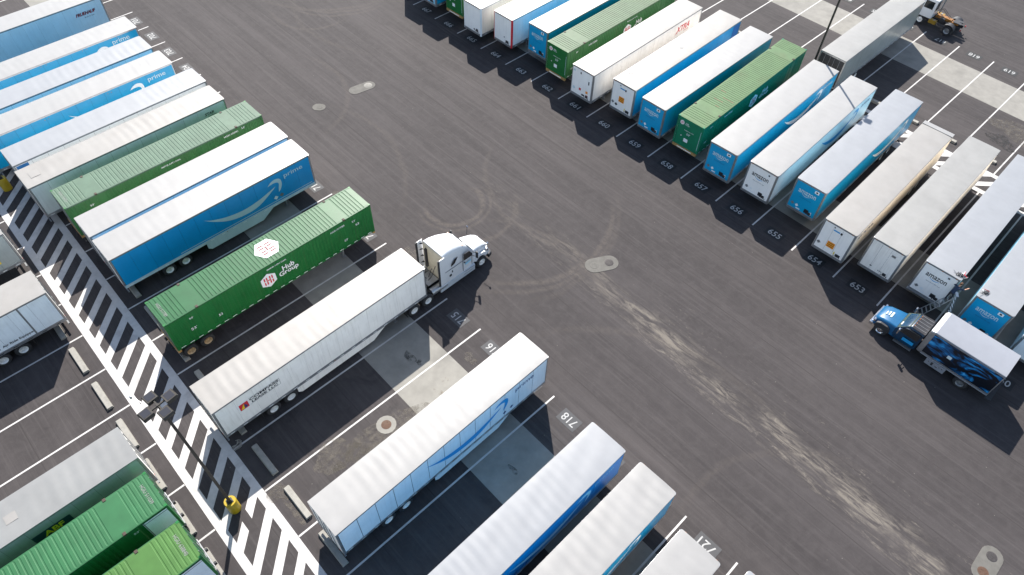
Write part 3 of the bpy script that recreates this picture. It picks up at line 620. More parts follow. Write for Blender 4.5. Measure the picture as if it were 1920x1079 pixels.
# printed marks -------------------------------------------------------------
def smooth_pts(p, n=6):
    out = []
    for i in range(len(p) - 1):
        p0, p1, p2, p3 = p[max(0, i - 1)], p[i], p[i + 1], p[min(len(p) - 1, i + 2)]
        for k in range(n):
            t = k / n
            out.append(tuple(0.5 * (2 * b + (c - a) * t + (2 * a - 5 * b + 4 * c - d) * t * t + (3 * b - a - 3 * c + d) * t ** 3) for a, b, c, d in zip(p0, p1, p2, p3)))
    return out + [p[-1]]
def strip_polys(up, lo):
    up, lo = smooth_pts(up), smooth_pts(lo); n = min(len(up), len(lo))
    return [[lo[i], lo[i + 1], up[i + 1], up[i]] for i in range(n - 1)]
SW_UP = [(0, 1.45), (0.62, 1.06), (1.75, 0.66), (3.05, 0.48), (4.42, 0.62), (6.0, 1.06)]
SW_LO = [(0, 1.45), (0.62, 0.90), (1.70, 0.25), (2.95, -0.03), (4.30, 0.09), (5.82, 0.90)]
AR_OUT = [(5.38, 1.36), (5.70, 1.62), (6.12, 1.72), (6.50, 1.55), (6.58, 1.10), (6.40, 0.62), (6.14, 0.38)]
AR_IN = [(5.38, 1.36), (5.80, 1.42), (6.10, 1.39), (6.28, 1.28), (6.32, 1.10), (6.22, 0.74), (6.14, 0.38)]
def swoosh_mesh(m): return cached(('sw', m), lambda: flat_mesh(strip_polys(SW_UP, SW_LO) + strip_polys(AR_OUT, AR_IN), m, 'arrow_swoosh'))
def swoosh(t, F, a, z, m): put('arrow_swoosh', swoosh_mesh(m), t, F.side, a, z, 0.003)
def side_text(t, F, s, a, z, wd, ht, m, bold=0.0, shear=0.0, lift=0.003): put('lettering', text_mesh(s, wd, ht, m, bold, shear), t, F.side, a, z, lift)
def nose_text(t, F, s, b, z, wd, ht, m, bold=0.0): put('lettering', text_mesh(s, wd, ht, m, bold), t, F.nose, b, z, 0.003)
def nose_poly(t, F, pts, m, nm='placard', lift=0.003): put(nm, flat_mesh([pts], m, nm), t, F.nose, 0, 0, lift)
def rect(x0, x1, y0, y1): return [(x0, y0), (x1, y0), (x1, y1), (x0, y1)]
def diamond(x, y, r): return [(x - r, y), (x, y - r), (x + r, y), (x, y + r)]
def hexagon(x, y, r): return [(x + r * math.cos(R(a)), y + 1.02 * r * math.sin(R(a))) for a in range(30, 390, 60)]
def h_logo(x, y, s, k=1.0):
    """two stacked bar brackets forming an H inside the hexagon"""
    out = []
    for sx_ in (-1, 1):
        out += [rect(x + sx_ * s * 0.42 - s * 0.07, x + sx_ * s * 0.42 + s * 0.07, y - s * 0.5, y - s * 0.08), rect(x + sx_ * s * 0.42 - s * 0.07, x + sx_ * s * 0.42 + s * 0.07, y + s * 0.04, y + s * 0.5),
                rect(x + sx_ * s * 0.17 - s * 0.07, x + sx_ * s * 0.17 + s * 0.07, y - s * 0.5, y - s * 0.10), rect(x + sx_ * s * 0.17 - s * 0.07, x + sx_ * s * 0.17 + s * 0.07, y + s * 0.10, y + s * 0.5)]
    out.append(rect(x - s * 0.24, x + s * 0.24, y - s * 0.07, y + s * 0.07)); return out
def amazon_nose(t, F, m, dark=True):
    nose_text(t, F, 'amazon', 0.50, 3.00, 1.50, 0.33, m, 0.012)
    put('smile_mark', cached(('smile', m), lambda: flat_mesh(strip_polys([(0, 0.08), (0.35, -0.02), (0.7, 0.06)], [(0, 0.06), (0.35, -0.08), (0.7, 0.03)]), m if m == 'pale_print' else 'swoosh_blue', 'smile_mark')), t, F.nose, 0.85, 2.90, 0.003)
    nose_text(t, F, 'download the app', 0.75, 2.56, 1.02, 0.10, 'black_print' if m != 'pale_print' else 'dark_blue_print')
    nose_bits(t, F)
def nose_bits(t, F, seed=0):
    rnd = random.Random(seed)
    nose_poly(t, F, rect(1.72, 2.08, 3.60, 3.86), 'white_print'); nose_poly(t, F, rect(1.83, 1.97, 3.66, 3.80), 'black_print', 'placard_mark', 0.006)
    nose_poly(t, F, diamond(0.45, 1.75, 0.16), 'rail_grey'); nose_poly(t, F, diamond(0.85, 1.72, 0.15), 'white_print'); nose_poly(t, F, rect(0.85, 1.2, 1.40, 1.5), 'white_print')
    nose_poly(t, F, rect(1.55, 1.92, 1.42, 1.80), 'black_print'); nose_poly(t, F, rect(2.05, 2.18, 1.42, 1.72), 'white_print')
def hub_marks(t, F, a_logo, a_text, far_nose=False, z=2.7):
    put('hexagon_logo', cached(('hex', 'w'), lambda: flat_mesh([hexagon(0, 0, 0.66)], 'white_print', 'hexagon_logo')), t, F.side, a_logo, z, 0.002)
    put('logo_bars', cached(('hexb', 'r'), lambda: flat_mesh(h_logo(0, 0, 0.72), 'red_print', 'logo_bars')), t, F.side, a_logo, z, 0.005)
    side_text(t, F, 'Hub', a_text + 0.35, z + 0.08, 0.95, 0.48, 'white_print', 0.02); side_text(t, F, 'Group', a_text, z - 0.45, 1.55, 0.56, 'white_print', 0.02)

LF = 16.25
AMZ = 'blue_paint'
# --- left row (noses toward the aisle), yaw from the measured edges
t, F = van('grey blue skinned trailer at the top left corner with dark italic lettering', -41.5, -2.99, 1, LF, R(0.8), side='steel_blue_skin', nose='dirty_white', rail='rail_grey', seed=2, seam=0.007)
side_text(t, F, 'FRUEHAUF', 13.4, 2.95, 1.95, 0.32, 'black_print', 0.02, 0.35); side_text(t, F, 'Built to last', 14.1, 2.65, 0.95, 0.13, 'black_print', 0, 0.2)
put('lettering', text_mesh('FRUEHAUF', 1.95, 0.32, 'red_print', 0.02, 0.35), t, F.side, 13.36, 2.93, 0.0015)
t, F = van('white roofed blue trailer next to the grey blue trailer in the top left', -34.09, -2.72, 1, LF, R(0.8), side=AMZ, nose='white_paint', rail='aluminium', seed=3)
side_text(t, F, 'prime', 13.65, 3.22, 1.62, 0.55, 'pale_print', 0.01); swoosh(t, F, 6.6, 1.8, 'white_print')
for a in (7.3, 7.75, 11.0, 11.4, 14.2, 14.6, 3.2, 3.6): put('vent_disc', cached('vd', lambda: flat_mesh([[(0.05 * math.cos(R(q)), 0.05 * math.sin(R(q))) for q in range(0, 360, 45)]], 'rail_grey', 'vent_disc')), t, F.side, a, 3.85, 0.003)
t, F = van('white trailer with its side tinted by the blue trailer below, fourth from the top left', -30.03, -3.16, 1, LF, R(0.8), roof='cool_roof', side='white_paint', nose='white_paint', rail='rail_grey', seed=4, amp=0.006)
t, F = van('blue trailer with white lettering between two white sided trailers in the upper left', -26.70, -2.89, 1, LF, R(0.8), side=AMZ, seed=5)
side_text(t, F, 'prime', 13.7, 3.2, 1.62, 0.5, 'pale_print', 0.01); swoosh(t, F, 6.6, 1.85, 'white_print')
for a in (10.2, 10.5, 4.9, 5.2): put('vent_disc', CACHE['vd'], t, F.side, a, 3.75, 0.003)
t, F = van('white panelled trailer with a small blue square at its rear corner', -22.30, -1.99, 1, LF, R(0.9), roof='cool_roof', side='white_paint', nose='white_paint', rail='rail_grey', seed=6, seam=0.012)
put('blue_square', flat_mesh([rect(0.18, 1.05, 2.7, 3.92)], 'deep_blue', 'blue_square'), t, F.side, 0, 0, 0.004)
t, F = van('trailer with greenish reflecting side beside the pale green container', -19.04, -2.07, 1, LF, R(0.9), roof='cream_roof', side='teal_skin', nose='dirty_white', rail='rail_grey', seed=8, amp=0.006)
side_text(t, F, 'STAR', 14.2, 3.28, 0.85, 0.26, 'black_print', 0.03, 0.2); side_text(t, F, 'LEASING', 14.45, 3.12, 0.75, 0.1, 'black_print', 0.02, 0.2)
put('roof_hatch', MB().box(-0.45, 0.35, 0.65, 1.35, 4.105, 4.135).mesh('roof_hatch', 'cream_roof'), t, Matrix.Identity(4), 0, 0)
t, F = container('faded pale green container in the left row, roof bleached nearly mint', -15.05, -0.92, 1, LF, R(0.4), wall='green_wall_dull', roof='green_roof_pale')
side_text(t, F, 'HGIU 534751', 12.7, 3.62, 1.25, 0.16, 'white_print', 0.01); side_text(t, F, 'SMARTER. SUPPLY CHAIN.', 7.3, 3.60, 1.6, 0.13, 'white_print', 0.01); side_text(t, F, "53'", 14.3, 3.7, 0.3, 0.16, 'white_print', 0.01); side_text(t, F, "53'", 1.6, 3.3, 0.3, 0.16, 'white_print', 0.01)
roofF = frame_mx((1, 0, 0), (0, 1, 0), (-W2, 0, 4.112))
put('lettering', text_mesh('HGIU 534751', 1.36, 0.21, 'sunlit_white_print', 0.0), t, roofF, 0.6, 0.35)
t, F = van('white roofed trailer squeezed between the pale green container and the big blue trailer', -11.27, -0.75, 1, LF, R(0.8), side='white_paint', rail='rail_grey', seed=9, amp=0.005)
side_text(t, F, 'amazon', 3.0, 3.0, 2.6, 0.7, 'black_print', 0.01)
t, F = van('large bright blue trailer with a big pale curved arrow on its side', -8.28, -0.70, 1, LF, R(0.77), side='royal_paint', nose='white_paint', rail='rail_grey', lower='steel_blue_skin', seed=10, skirt=(6.6, 12.2, 'steel_blue_skin'), panels=True)
side_text(t, F, 'prime', 13.72, 3.1, 1.68, 0.52, 'pale_print', 0.01); swoosh(t, F, 6.83, 1.80, 'pale_print')
put('placard', flat_mesh([diamond(12.62, 1.79, 0.2)], 'white_print', 'placard'), t, F.side, 0, 0, 0.003); put('placard', flat_mesh([diamond(13.14, 1.8, 0.2)], 'rail_grey', 'placard'), t, F.side, 0, 0, 0.003)
put('trim_stripe', flat_mesh([rect(4.4, 15.9, 1.44, 1.50)], 'pale_print', 'trim_stripe'), t, F.side, 0, 0, 0.003)
t, F = container('bright green container with white hexagon logos on its roof and side', -0.60, -0.47, 1, LF, R(0.6), wall='green_wall', roof='green_roof_bright', beam='dark_steel')
hub_marks(t, F, 7.3, 8.12); side_text(t, F, 'SMARTER. SUPPLY CHAIN.', 7.4, 3.62, 1.55, 0.13, 'white_print', 0.01); side_text(t, F, 'HGIU 517789', 12.65, 3.52, 1.2, 0.16, 'white_print', 0.01)
side_text(t, F, "53'", 13.6, 2.0, 0.3, 0.2, 'white_print', 0.012); side_text(t, F, "53'", 14.5, 3.4, 0.3, 0.15, 'white_print', 0.01); side_text(t, F, "53'", 1.55, 3.4, 0.28, 0.15, 'white_print', 0.01); side_text(t, F, "53'", 1.35, 2.35, 0.42, 0.24, 'white_print', 0.012); side_text(t, F, '53', 3.3, 2.15, 0.28, 0.22, 'white_print', 0.012); side_text(t, F, '53', 14.75, 2.9, 0.3, 0.2, 'white_print', 0.012)
put('hexagon_logo', flat_mesh([hexagon(0, 0, 0.92)], 'white_print', 'hexagon_logo'), t, roofF, 1.22, 8.35, 0.002); put('logo_bars', flat_mesh(h_logo(0, 0, 1.0), 'sunlit_red_print', 'logo_bars'), t, roofF, 1.22, 8.35, 0.006)
put('lettering', text_mesh('HGIU 517789', 1.36, 0.21, 'sunlit_white_print', 0.0), t, roofF, 0.6, 0.42)
t, F = van('dirty white trailer coupled to the white tractor, with a sail logo', 6.93, -1.32, 1, LF, R(1.25), roof='cream_roof', side='dirty_white', nose='dirty_white', rail='rail_grey', lower='rail_grey', seed=12, amp=0.007, seam=0.008, ax=(3.3, 4.6), skirt=(5.4, 12.4, 'dirty_white'))
put('logo_ground', flat_mesh([rect(1.43, 2.13, 2.52, 3.24)], 'white_print', 'logo_ground'), t, F.side, 0, 0, 0.003); put('logo_square', flat_mesh([rect(1.48, 2.08, 2.57, 3.19)], 'red_print', 'logo_square'), t, F.side, 0, 0, 0.006)
put('logo_sail', flat_mesh([[(1.55, 2.65), (1.76, 2.62), (1.80, 3.1)]], 'yellow_print', 'logo_sail'), t, F.side, 0, 0, 0.009); put('logo_sail', flat_mesh([[(1.80, 2.62), (2.03, 2.7), (1.83, 3.1)]], 'dark_blue_print', 'logo_sail'), t, F.side, 0, 0, 0.009)
side_text(t, F, 'COMPASS', 2.2, 2.97, 2.05, 0.24, 'black_print', 0.035); side_text(t, F, 'LEASE LLC', 2.3, 2.66, 1.85, 0.24, 'black_print', 0.035)
put('lettering_frame', flat_mesh([rect(2.16, 4.32, 2.60, 2.62), rect(2.16, 4.32, 3.24, 3.26), rect(4.30, 4.32, 2.62, 3.24)], 'rail_grey', 'lettering_frame'), t, F.side, 0, 0, 0.003)
t, F = van('pale silver trailer with a blue curved arrow beside the empty stalls', 17.79, -0.10, 1, LF, R(1.1), roof='white_roof', side='pale_aluminium', nose='white_paint', rail='rail_grey', seed=13, amp=0.0065, seam=0.035, ax=(3.1, 4.4), skirt=(6.9, 13.0, 'pale_aluminium'))
side_text(t, F, 'prime', 13.3, 3.1, 1.6, 0.52, 'dark_blue_print', 0.01); swoosh(t, F, 6.1, 1.75, 'swoosh_blue'); put('placard', flat_mesh([diamond(12.4, 1.75, 0.16)], 'dark_blue_print', 'placard'), t, F.side, 0, 0, 0.003); put('placard', flat_mesh([diamond(13.0, 1.8, 0.16)], 'dark_blue_print', 'placard'), t, F.side, 0, 0, 0.003)
t, F = van('wavy white roofed blue trailer beside stall number 718', 25.30, -1.38, 1, LF, R(0.9), roof='cool_roof', side='royal_paint', seed=14, amp=0.010)
side_text(t, F, 'prime', 13.7, 3.1, 1.6, 0.5, 'pale_print', 0.01); swoosh(t, F, 6.8, 1.8, 'white_print')
t, F = van('rippled white roofed trailer second from the right in the lower row', 28.86, -1.22, 1, LF, R(0.9), roof='white_roof', side=AMZ, seed=15, amp=0.014)
swoosh(t, F, 6.8, 1.8, 'white_print')
t, F = van('white roofed trailer beside stall number 721 at the bottom edge', 32.83, -2.55, 1, LF, R(0.9), roof='white_roof', side='white_paint', seed=16, amp=0.006)
t, F = van('trailer of which only a roof corner shows at the bottom edge', 36.58, -1.68, 1, LF, R(0.9), roof='cool_roof', side='white_paint', seed=17)

# --- lower left row (rear doors toward the walkway)
def rear_row(xr, y_rear, yaw): return xr - 2 * W2, y_rear - LF, yaw
t, F = van('grey sided trailer with a yellow tag at the far left edge', -15.2 - 2.59, -21.3 - LF, -1, LF, R(0.6), roof='grey_roof', side='silver_skin', rail='rail_grey', seed=20)
put('yellow_tag', flat_mesh([rect(14.55, 15.0, 1.85, 2.25)], 'yellow_print', 'yellow_tag'), t, F.side, 0, 0, 0.004)
t, F = van('grey trailer with air ride lettering at the left edge', -8.0 - 2.59, -21.12 - LF, -1, LF, R(0.5), roof='cream_roof', side='pale_aluminium', rail='rail_grey', lower='aluminium', seed=21, seam=0.008, ax=(3.2, 4.5), tape=False)
side_text(t, F, 'Air Ride Equipped', 12.25, 1.50, 2.1, 0.26, 'black_print', 0.02); side_text(t, F, 'H', 11.85, 1.53, 0.22, 0.18, 'black_print', 0.03)
put('trim_post', MB().box(-0.01, 0.01, -0.05, 0.05, 1.3, 3.98).mesh('trim_post', 'rail_grey'), t, frame_mx((1, 0, 0), (0, 1, 0), (-W2 - 0.006, 1.95, 0)), 0, 0)
b = MB(); y = 0.4
while y < 8: b.box(-0.002, 0.002, y, y + 0.32, 1.12, 1.17); y += 0.95
b.build('reflective_tape', 'black_print', t, loc=(-W2 - 0.012, 0, 0))
t, F = van('dull silver trailer with yellow letters on a dark patch at the lower left', 7.09 - 2.59, -21.9 - LF, -1, LF, R(0.4), roof='dull_roof', side='silver_skin', rail='aluminium', seed=22, amp=0.008)
put('dark_patch', flat_mesh([rect(10.0, 12.0, 2.55, 3.25)], 'navy_patch', 'dark_patch'), t, F.side, 0, 0, 0.003); side_text(t, F, 'ABF', 10.5, 2.65, 1.1, 0.48, 'yellow_print', 0.03, 0.1, 0.006)
put('roof_patch', MB().box(-0.3, 0.25, 6.1, 6.7, 4.115, 4.13).mesh('roof_patch', 'cream_roof'), t, Matrix.Identity(4), 0, 0)
roofB = frame_mx((-1, 0, 0), (0, -1, 0), (W2, 0, 4.112))
t, F = container('mid green container next to the dull silver trailer at lower left', 10.70 - 2.59, -21.99 - LF, -1, LF, R(0.3), wall='green_wall', roof='green_roof_mid', pale_end=True, bolster='rail_grey')
put('lettering', text_mesh('HGIU 511039', 1.36, 0.21, 'sunlit_white_print', 0.0), t, roofB, 0.62, -0.62); side_text(t, F, "53'", 14.2, 3.5, 0.3, 0.16, 'white_print', 0.01)
t, F = container('lime green container at the bottom edge beside the lamp base', 14.45 - 2.59, -21.95 - LF, -1, LF, R(0.3), wall='green_wall', roof='green_roof_lime', pale_end=True, bolster='rail_grey')
put('lettering', text_mesh('HGIU 638840', 1.36, 0.21, 'sunlit_white_print', 0.0), t, roofB, 0.62, -0.62)

# --- right row (noses toward the aisle, seen from the front)
LR = 16.72
def rv(label, xl, y, yaw, **k): return van(label, xl, y, -1, LR, R(yaw), group='dry van trailers in the numbered right row', **k)
t, F = rv('white trailer two stalls left of the first green container at the top', -28.9, 24.2, 1.5, seed=30)
t, F = rv('pale blue trailer whose nose corner just enters at the top edge', -25.3, 23.75, 1.5, side=AMZ, nose='light_blue_paint', seed=31); nose_bits(t, F)
def hub_nose(t, F):
    put('hexagon_logo', cached(('nh', 1), lambda: flat_mesh([hexagon(0, 0, 0.22)], 'white_print', 'hexagon_logo')), t, F.nose, 0.50, 3.60, 0.003); put('logo_bars', cached(('nh', 2), lambda: flat_mesh(h_logo(0, 0, 0.24), 'red_print', 'logo_bars')), t, F.nose, 0.50, 3.60, 0.006)
    nose_text(t, F, 'Hub', 0.85, 3.60, 0.3, 0.13, 'white_print', 0.01); nose_text(t, F, 'Group', 0.82, 3.44, 0.42, 0.14, 'white_print', 0.01)
    nose_text(t, F, 'hubgroup.com', 0.85, 2.95, 0.95, 0.10, 'white_print', 0.01); nose_text(t, F, "53'", 1.15, 2.60, 0.36, 0.2, 'white_print', 0.012); nose_poly(t, F, rect(1.0, 1.4, 1.85, 2.2), 'white_print'); nose_poly(t, F, rect(0.62, 0.72, 2.28, 2.36), 'white_print')
    put('placard_mark', cached(('tape', 1), lambda: flat_mesh([rect(0.10, 0.14, 1.6, 3.8), rect(2.42, 2.46, 1.6, 3.6)], 'pale_print', 'edge_tape')), t, F.nose, 0, 0, 0.004)
def rc(label, xl, y, yaw, **k):
    t, F = container(label, xl, y, -1, LR, R(yaw), **k); hub_nose(t, F); return t, F
t, F = rc('green container cut by the top edge of the picture', -21.75, 24.45, 1.5, wall='green_wall_dull', roof='green_roof_sage')
t, F = rv('white trailer between the cut green container and the red cornered trailer', -17.95, 23.6, 1.5, roof='white_roof', side='cream_wall', nose='white_paint', posts='pale_aluminium', seed=32)
nose_poly(t, F, rect(1.9, 2.1, 1.4, 1.7), 'black_print'); nose_poly(t, F, rect(1.5, 1.7, 1.45, 1.6), 'black_print')
t, F = rv('white trailer with red corner posts near the top', -14.40, 24.5, 1.5, roof='cream_roof', side='pale_aluminium', nose='white_paint', posts='red_print', seed=33)
nose_poly(t, F, rect(1.75, 2.1, 1.35, 1.65), 'black_print'); nose_poly(t, F, diamond(1.55, 1.9, 0.08), 'black_print')
t, F = rv('blue nosed trailer left of the sage green container near the top', -10.60, 25.6, 1.5, roof='white_roof', side=AMZ, nose='blue_paint', posts='rail_grey', seed=34); amazon_nose(t, F, 'pale_print')
t, F = rc('sage green container with yellow front bolster by number 662', -7.10, 24.7, 1.6, wall='green_wall_dull', roof='green_roof_sage')
hub_marks(t, F, 8.9, 9.9); side_text(t, F, 'HGIU 520931', 3.0, 3.5, 1.2, 0.18, 'white_print', 0.012); side_text(t, F, 'SMARTER. SUPPLY CHAIN.', 8.7, 3.62, 1.6, 0.12, 'white_print'); side_text(t, F, "53'", 1.2, 3.5, 0.3, 0.16, 'white_print', 0.01); side_text(t, F, "53'", 0.6, 2.0, 0.35, 0.2, 'white_print', 0.012)
t, F = rv('white trailer with red slanted lettering on its side', -3.05, 23.85, 2.0, roof='cream_roof', side='dirty_white', nose='white_paint', posts='aluminium', rail='rail_grey', seed=35, amp=0.004)
side_text(t, F, 'XTRA', 12.55, 2.95, 2.2, 0.62, 'red_print', 0.02, 0.25); put('letter_tail', flat_mesh([[(12.2, 2.75), (12.75, 2.95), (12.95, 2.95)]], 'red_print', 'letter_tail'), t, F.side, 0, 0, 0.003); side_text(t, F, 'LEASE', 13.9, 2.72, 0.8, 0.10, 'red_print', 0.01)
nose_poly(t, F, rect(0.2, 0.45, 3.55, 3.75), 'pale_print'); nose_poly(t, F, rect(1.05, 1.18, 3.55, 3.75), 'black_print'); nose_poly(t, F, rect(2.05, 2.18, 2.85, 3.2), 'black_print'); nose_poly(t, F, diamond(0.45, 1.85, 0.18), 'pale_print'); nose_poly(t, F, rect(1.05, 1.28, 1.85, 2.1), 'red_print'); nose_poly(t, F, rect(1.85, 2.1, 1.85, 2.1), 'orange_print'); nose_poly(t, F, rect(1.4, 1.75, 1.42, 1.6), 'black_print'); nose_poly(t, F, rect(1.95, 2.15, 1.4, 1.7), 'red_print')
def orange_nose(t, F, b, z):
    nose_poly(t, F, rect(b, b + 0.6, z, z + 0.58), 'orange_print')
    for k in range(3): nose_poly(t, F, rect(b + 0.06, b + 0.54, z + 0.1 + 0.16 * k, z + 0.15 + 0.16 * k), 'black_print', 'placard_mark', 0.006)
    nose_poly(t, F, diamond(0.35, 1.85, 0.17), 'rail_grey'); nose_poly(t, F, rect(0.95, 1.45, 3.5, 3.62), 'swoosh_blue'); nose_poly(t, F, rect(1.5, 1.65, 3.45, 3.65), 'black_print'); nose_poly(t, F, rect(2.0, 2.25, 1.4, 1.65), 'black_print'); nose_poly(t, F, rect(1.7, 1.78, 1.45, 1.75), 'yellow_print'); nose_poly(t, F, rect(0.9, 1.0, 3.75, 3.85), 'black_print')
t, F = rv('trailer with orange placard on a pale nose and blue side by number 660', 0.88, 24.97, 2.0, roof='cream_roof', side=AMZ, far='white_paint', nose='white_paint', posts='aluminium', rail='rail_grey', seed=36)
orange_nose(t, F, 0.95, 2.15); nose_poly(t, F, diamond(0.75, 1.75, 0.17), 'dark_steel'); put('roof_tag', MB().box(0.75, 1.0, LR - 0.5, LR - 0.3, 4.10, 4.125).box(0.55, 0.8, LR - 1.9, LR - 1.6, 4.115, 4.13).box(-0.2, 0.05, 8.2, 8.5, 4.115, 4.13).mesh('roof_tag', 'dull_roof'), t, Matrix.Identity(4), 0, 0)
put('blue_end', flat_mesh([rect(15.4, 16.5, 1.35, 3.9)], 'deep_blue', 'blue_end'), t, F.side, 0, 0, 0.004)
t, F = rv('blue nosed trailer left of the olive green container by number 659', 4.38, 24.8, 1.2, roof='white_roof', side=AMZ, far='light_blue_paint', nose='blue_paint', posts='rail_grey', seed=37); amazon_nose(t, F, 'pale_print')
t, F = rc('olive green container with rust streaks on its roof by number 658', 8.05, 25.3, 2.2, wall='green_wall_teal', end='green_wall_teal', roof='green_roof_olive')
hub_marks(t, F, 8.2, 9.2); side_text(t, F, 'HGIU 529963', 3.2, 3.5, 1.2, 0.18, 'white_print', 0.012); side_text(t, F, "53'", 1.1, 3.5, 0.3, 0.16, 'white_print', 0.01); side_text(t, F, "53'", 0.7, 2.1, 0.35, 0.2, 'white_print', 0.012)
for a, x, ln in ((12.6, 0.1, 0.9), (12.0, -0.5, 1.1), (11.2, 0.5, 0.5), (13.4, -0.3, 0.4)): put('rust_streak', MB().box(x - ln / 2, x + ln / 2, a - 0.03, a + 0.03, 4.107, 4.111).mesh('rust_streak', 'rust_steel'), t, Matrix.Identity(4), 0, 0)
t, F = rv('blue nosed trailer with pale arrow on its side by number 657', 11.93, 24.55, 2.2, roof='white_roof', side=AMZ, nose='blue_paint', posts='rail_grey', seed=38, tape=False); amazon_nose(t, F, 'pale_print'); swoosh(t, F, 7.7, 1.85, 'white_print'); side_text(t, F, 'prime', 14.4, 3.1, 1.6, 0.5, 'pale_print', 0.01)
t, F = rv('white nosed trailer with black lettering by number 656, crossed by the pole shadow', 15.55, 24.92, 2.2, roof='white_roof', side='pale_aluminium', nose='white_paint', posts='aluminium', seed=39); amazon_nose(t, F, 'black_print'); swoosh(t, F, 7.4, 1.8, 'swoosh_blue'); side_text(t, F, 'prime', 14.3, 3.1, 1.6, 0.5, 'dark_blue_print', 0.01)
t, F = rv('blue nosed trailer with the lamp shadow on its roof by number 655', 19.17, 26.08, 1.7, roof='cool_roof', side=AMZ, far='light_blue_paint', nose='blue_paint', posts='rail_grey', seed=40); amazon_nose(t, F, 'pale_print'); swoosh(t, F, 8.1, 1.8, 'white_print')
t, F = rv('white trailer with orange placard on its nose by number 654', 23.05, 23.78, 1.6, roof='cream_roof', side='cream_wall', nose='white_paint', posts='rail_grey', rail='rail_grey', seed=41, amp=0.004)
orange_nose(t, F, 0.95, 1.83); side_text(t, F, 'NATIONAL', 0.8, 3.0, 2.6, 0.5, 'dark_blue_print', 0.01)
for b_ in (0.9, 1.6): nose_poly(t, F, rect(b_, b_ + 0.012, 1.35, 3.9), 'rail_grey', 'seam')
put('end_rail', MB().box(-W2, W2, 0.0, 0.5, 4.112, 4.15).mesh('end_rail', 'white_roof'), t, Matrix.Identity(4), 0, 0)
t, F = rv('plain grey roofed trailer with a bare nose by number 653', 26.45, 24.75, 1.3, roof='grey_roof', side='cream_wall', nose='dirty_white', posts='aluminium', rail='rail_grey', seed=42, amp=0.003)
nose_poly(t, F, rect(1.75, 2.05, 3.35, 3.55), 'aluminium')
for b_ in (0.85, 1.6): nose_poly(t, F, rect(b_, b_ + 0.012, 1.35, 3.9), 'rail_grey', 'seam')
for b_ in (1.5, 1.62, 1.74, 2.05): nose_poly(t, F, diamond(b_, 1.6, 0.05), 'black_print')
nose_poly(t, F, rect(0.8, 0.95, 1.62, 1.72), 'black_print')
t, F = rv('white nosed trailer with black lettering beside the person on the ladder', 30.15, 25.45, 1.2, roof='cool_roof', side='white_paint', nose='white_paint', posts='aluminium', rail='rail_grey', seed=43, amp=0.003); amazon_nose(t, F, 'black_print'); put('nose_shelf', MB().box(-W2 + 0.02, W2 - 0.02, 0.0, 0.14, 1.12, 1.2).mesh('nose_shelf', 'aluminium'), t, frame_mx((1, 0, 0), (0, 1, 0), (0, LR, 0)), 0, 0)
t, F = rv('blue nosed trailer behind the service truck box', 34.0, 25.05, 1.0, roof='cool_roof', side=AMZ, far='light_blue_paint', nose='blue_paint', posts='rail_grey', rail='rail_grey', seed=44, amp=0.003); amazon_nose(t, F, 'pale_print')
t, F = rv('pale trailer cut by the right edge behind the service truck', 37.75, 25.2, 1.0, roof='cool_roof', side='white_paint', nose='pale_aluminium', posts='aluminium', seed=45); nose_poly(t, F, rect(0.5, 1.2, 2.6, 2.66), 'black_print')
# --- far row, one trailer
t, F = van('grey shaded trailer standing alone in the far row beside the yard tractor', 13.35, 59.3, 1, 16.1, R(0.6), roof='grey_roof', side='silver_skin', nose='white_paint', rail='rail_grey', seed=46, amp=0.004, doors='dark_steel')

# ------------------------------------------------------------------ light poles
def light_pole(label, x, y, glow=False):
    t = root('light_pole', label, 'light pole', (x, y, 0), 0, 'tall lamp poles on the walkways')
    H = 12.55
    MB().lathe([(0.0, 1.15), (0.33, 1.15), (0.355, 1.12), (0.355, 0.0)], axis='z', n=28).build('concrete_base', 'yellow_paint', t, smooth=40)
    pl = MB(); pl.loft([[(s * r, q * r, z) for s, q in ((1, 1), (-1, 1), (-1, -1), (1, -1))] for z, r in ((1.17, 0.085), (H, 0.065))]); pl.build('pole', 'pole_bronze', t)
    MB().box(-0.17, 0.17, -0.17, 0.17, 1.15, 1.19).box(-0.12, 0.12, -0.12, 0.12, 1.19, 1.30).build('base_plate', 'dark_steel', t, bevel=0.01)
    for i in range(4):
        a = R(8 + 90 * i); c, s_ = math.cos(a), math.sin(a)
        arm = MB().box(0.05, 0.36, -0.035, 0.035, H - 0.12, H - 0.03).build('arm', 'pole_bronze', t, rot=(0, 0, a))
        hd = MB().loft([[(x0, y0, z) for x0, y0 in ((0.34, -w_), (0.34 + 2 * w_, -w_), (0.34 + 2 * w_, w_), (0.34, w_))] for w_, z in ((0.27, H - 0.20), (0.28, H - 0.05), (0.25, H + 0.03))]).build('lamp_head', 'pole_bronze', t, rot=(0, 0, a))
        MB().box(0.42, 0.80, -0.20, 0.20, H + 0.03, H + 0.037).build('lamp_lid', 'lamp_glass', hd)
        MB().box(0.38, 0.86, -0.24, 0.24, H - 0.215, H - 0.20).build('lamp_lens', 'lamp_glass', hd)
    return t, H
t, H = light_pole('tall lamp pole on a yellow base between the lower left trailers', 11.06, -19.45)
MB().path([(-0.6, -0.5, H), (-1.0, -0.65, H + 0.1), (-1.25, -0.72, H - 0.05)], 0.02).lathe([(0, 0), (0.06, 0), (0.06, 0.12), (0, 0.14)], (-1.25, -0.72, H - 0.17), 'z', 10).build('sensor_arm', 'aluminium', t)
light_pole('lamp pole on a yellow base at the far left edge', -25.6, -19.4)
light_pole('lamp pole rising between the right row and the far row', 10.93, 42.6)

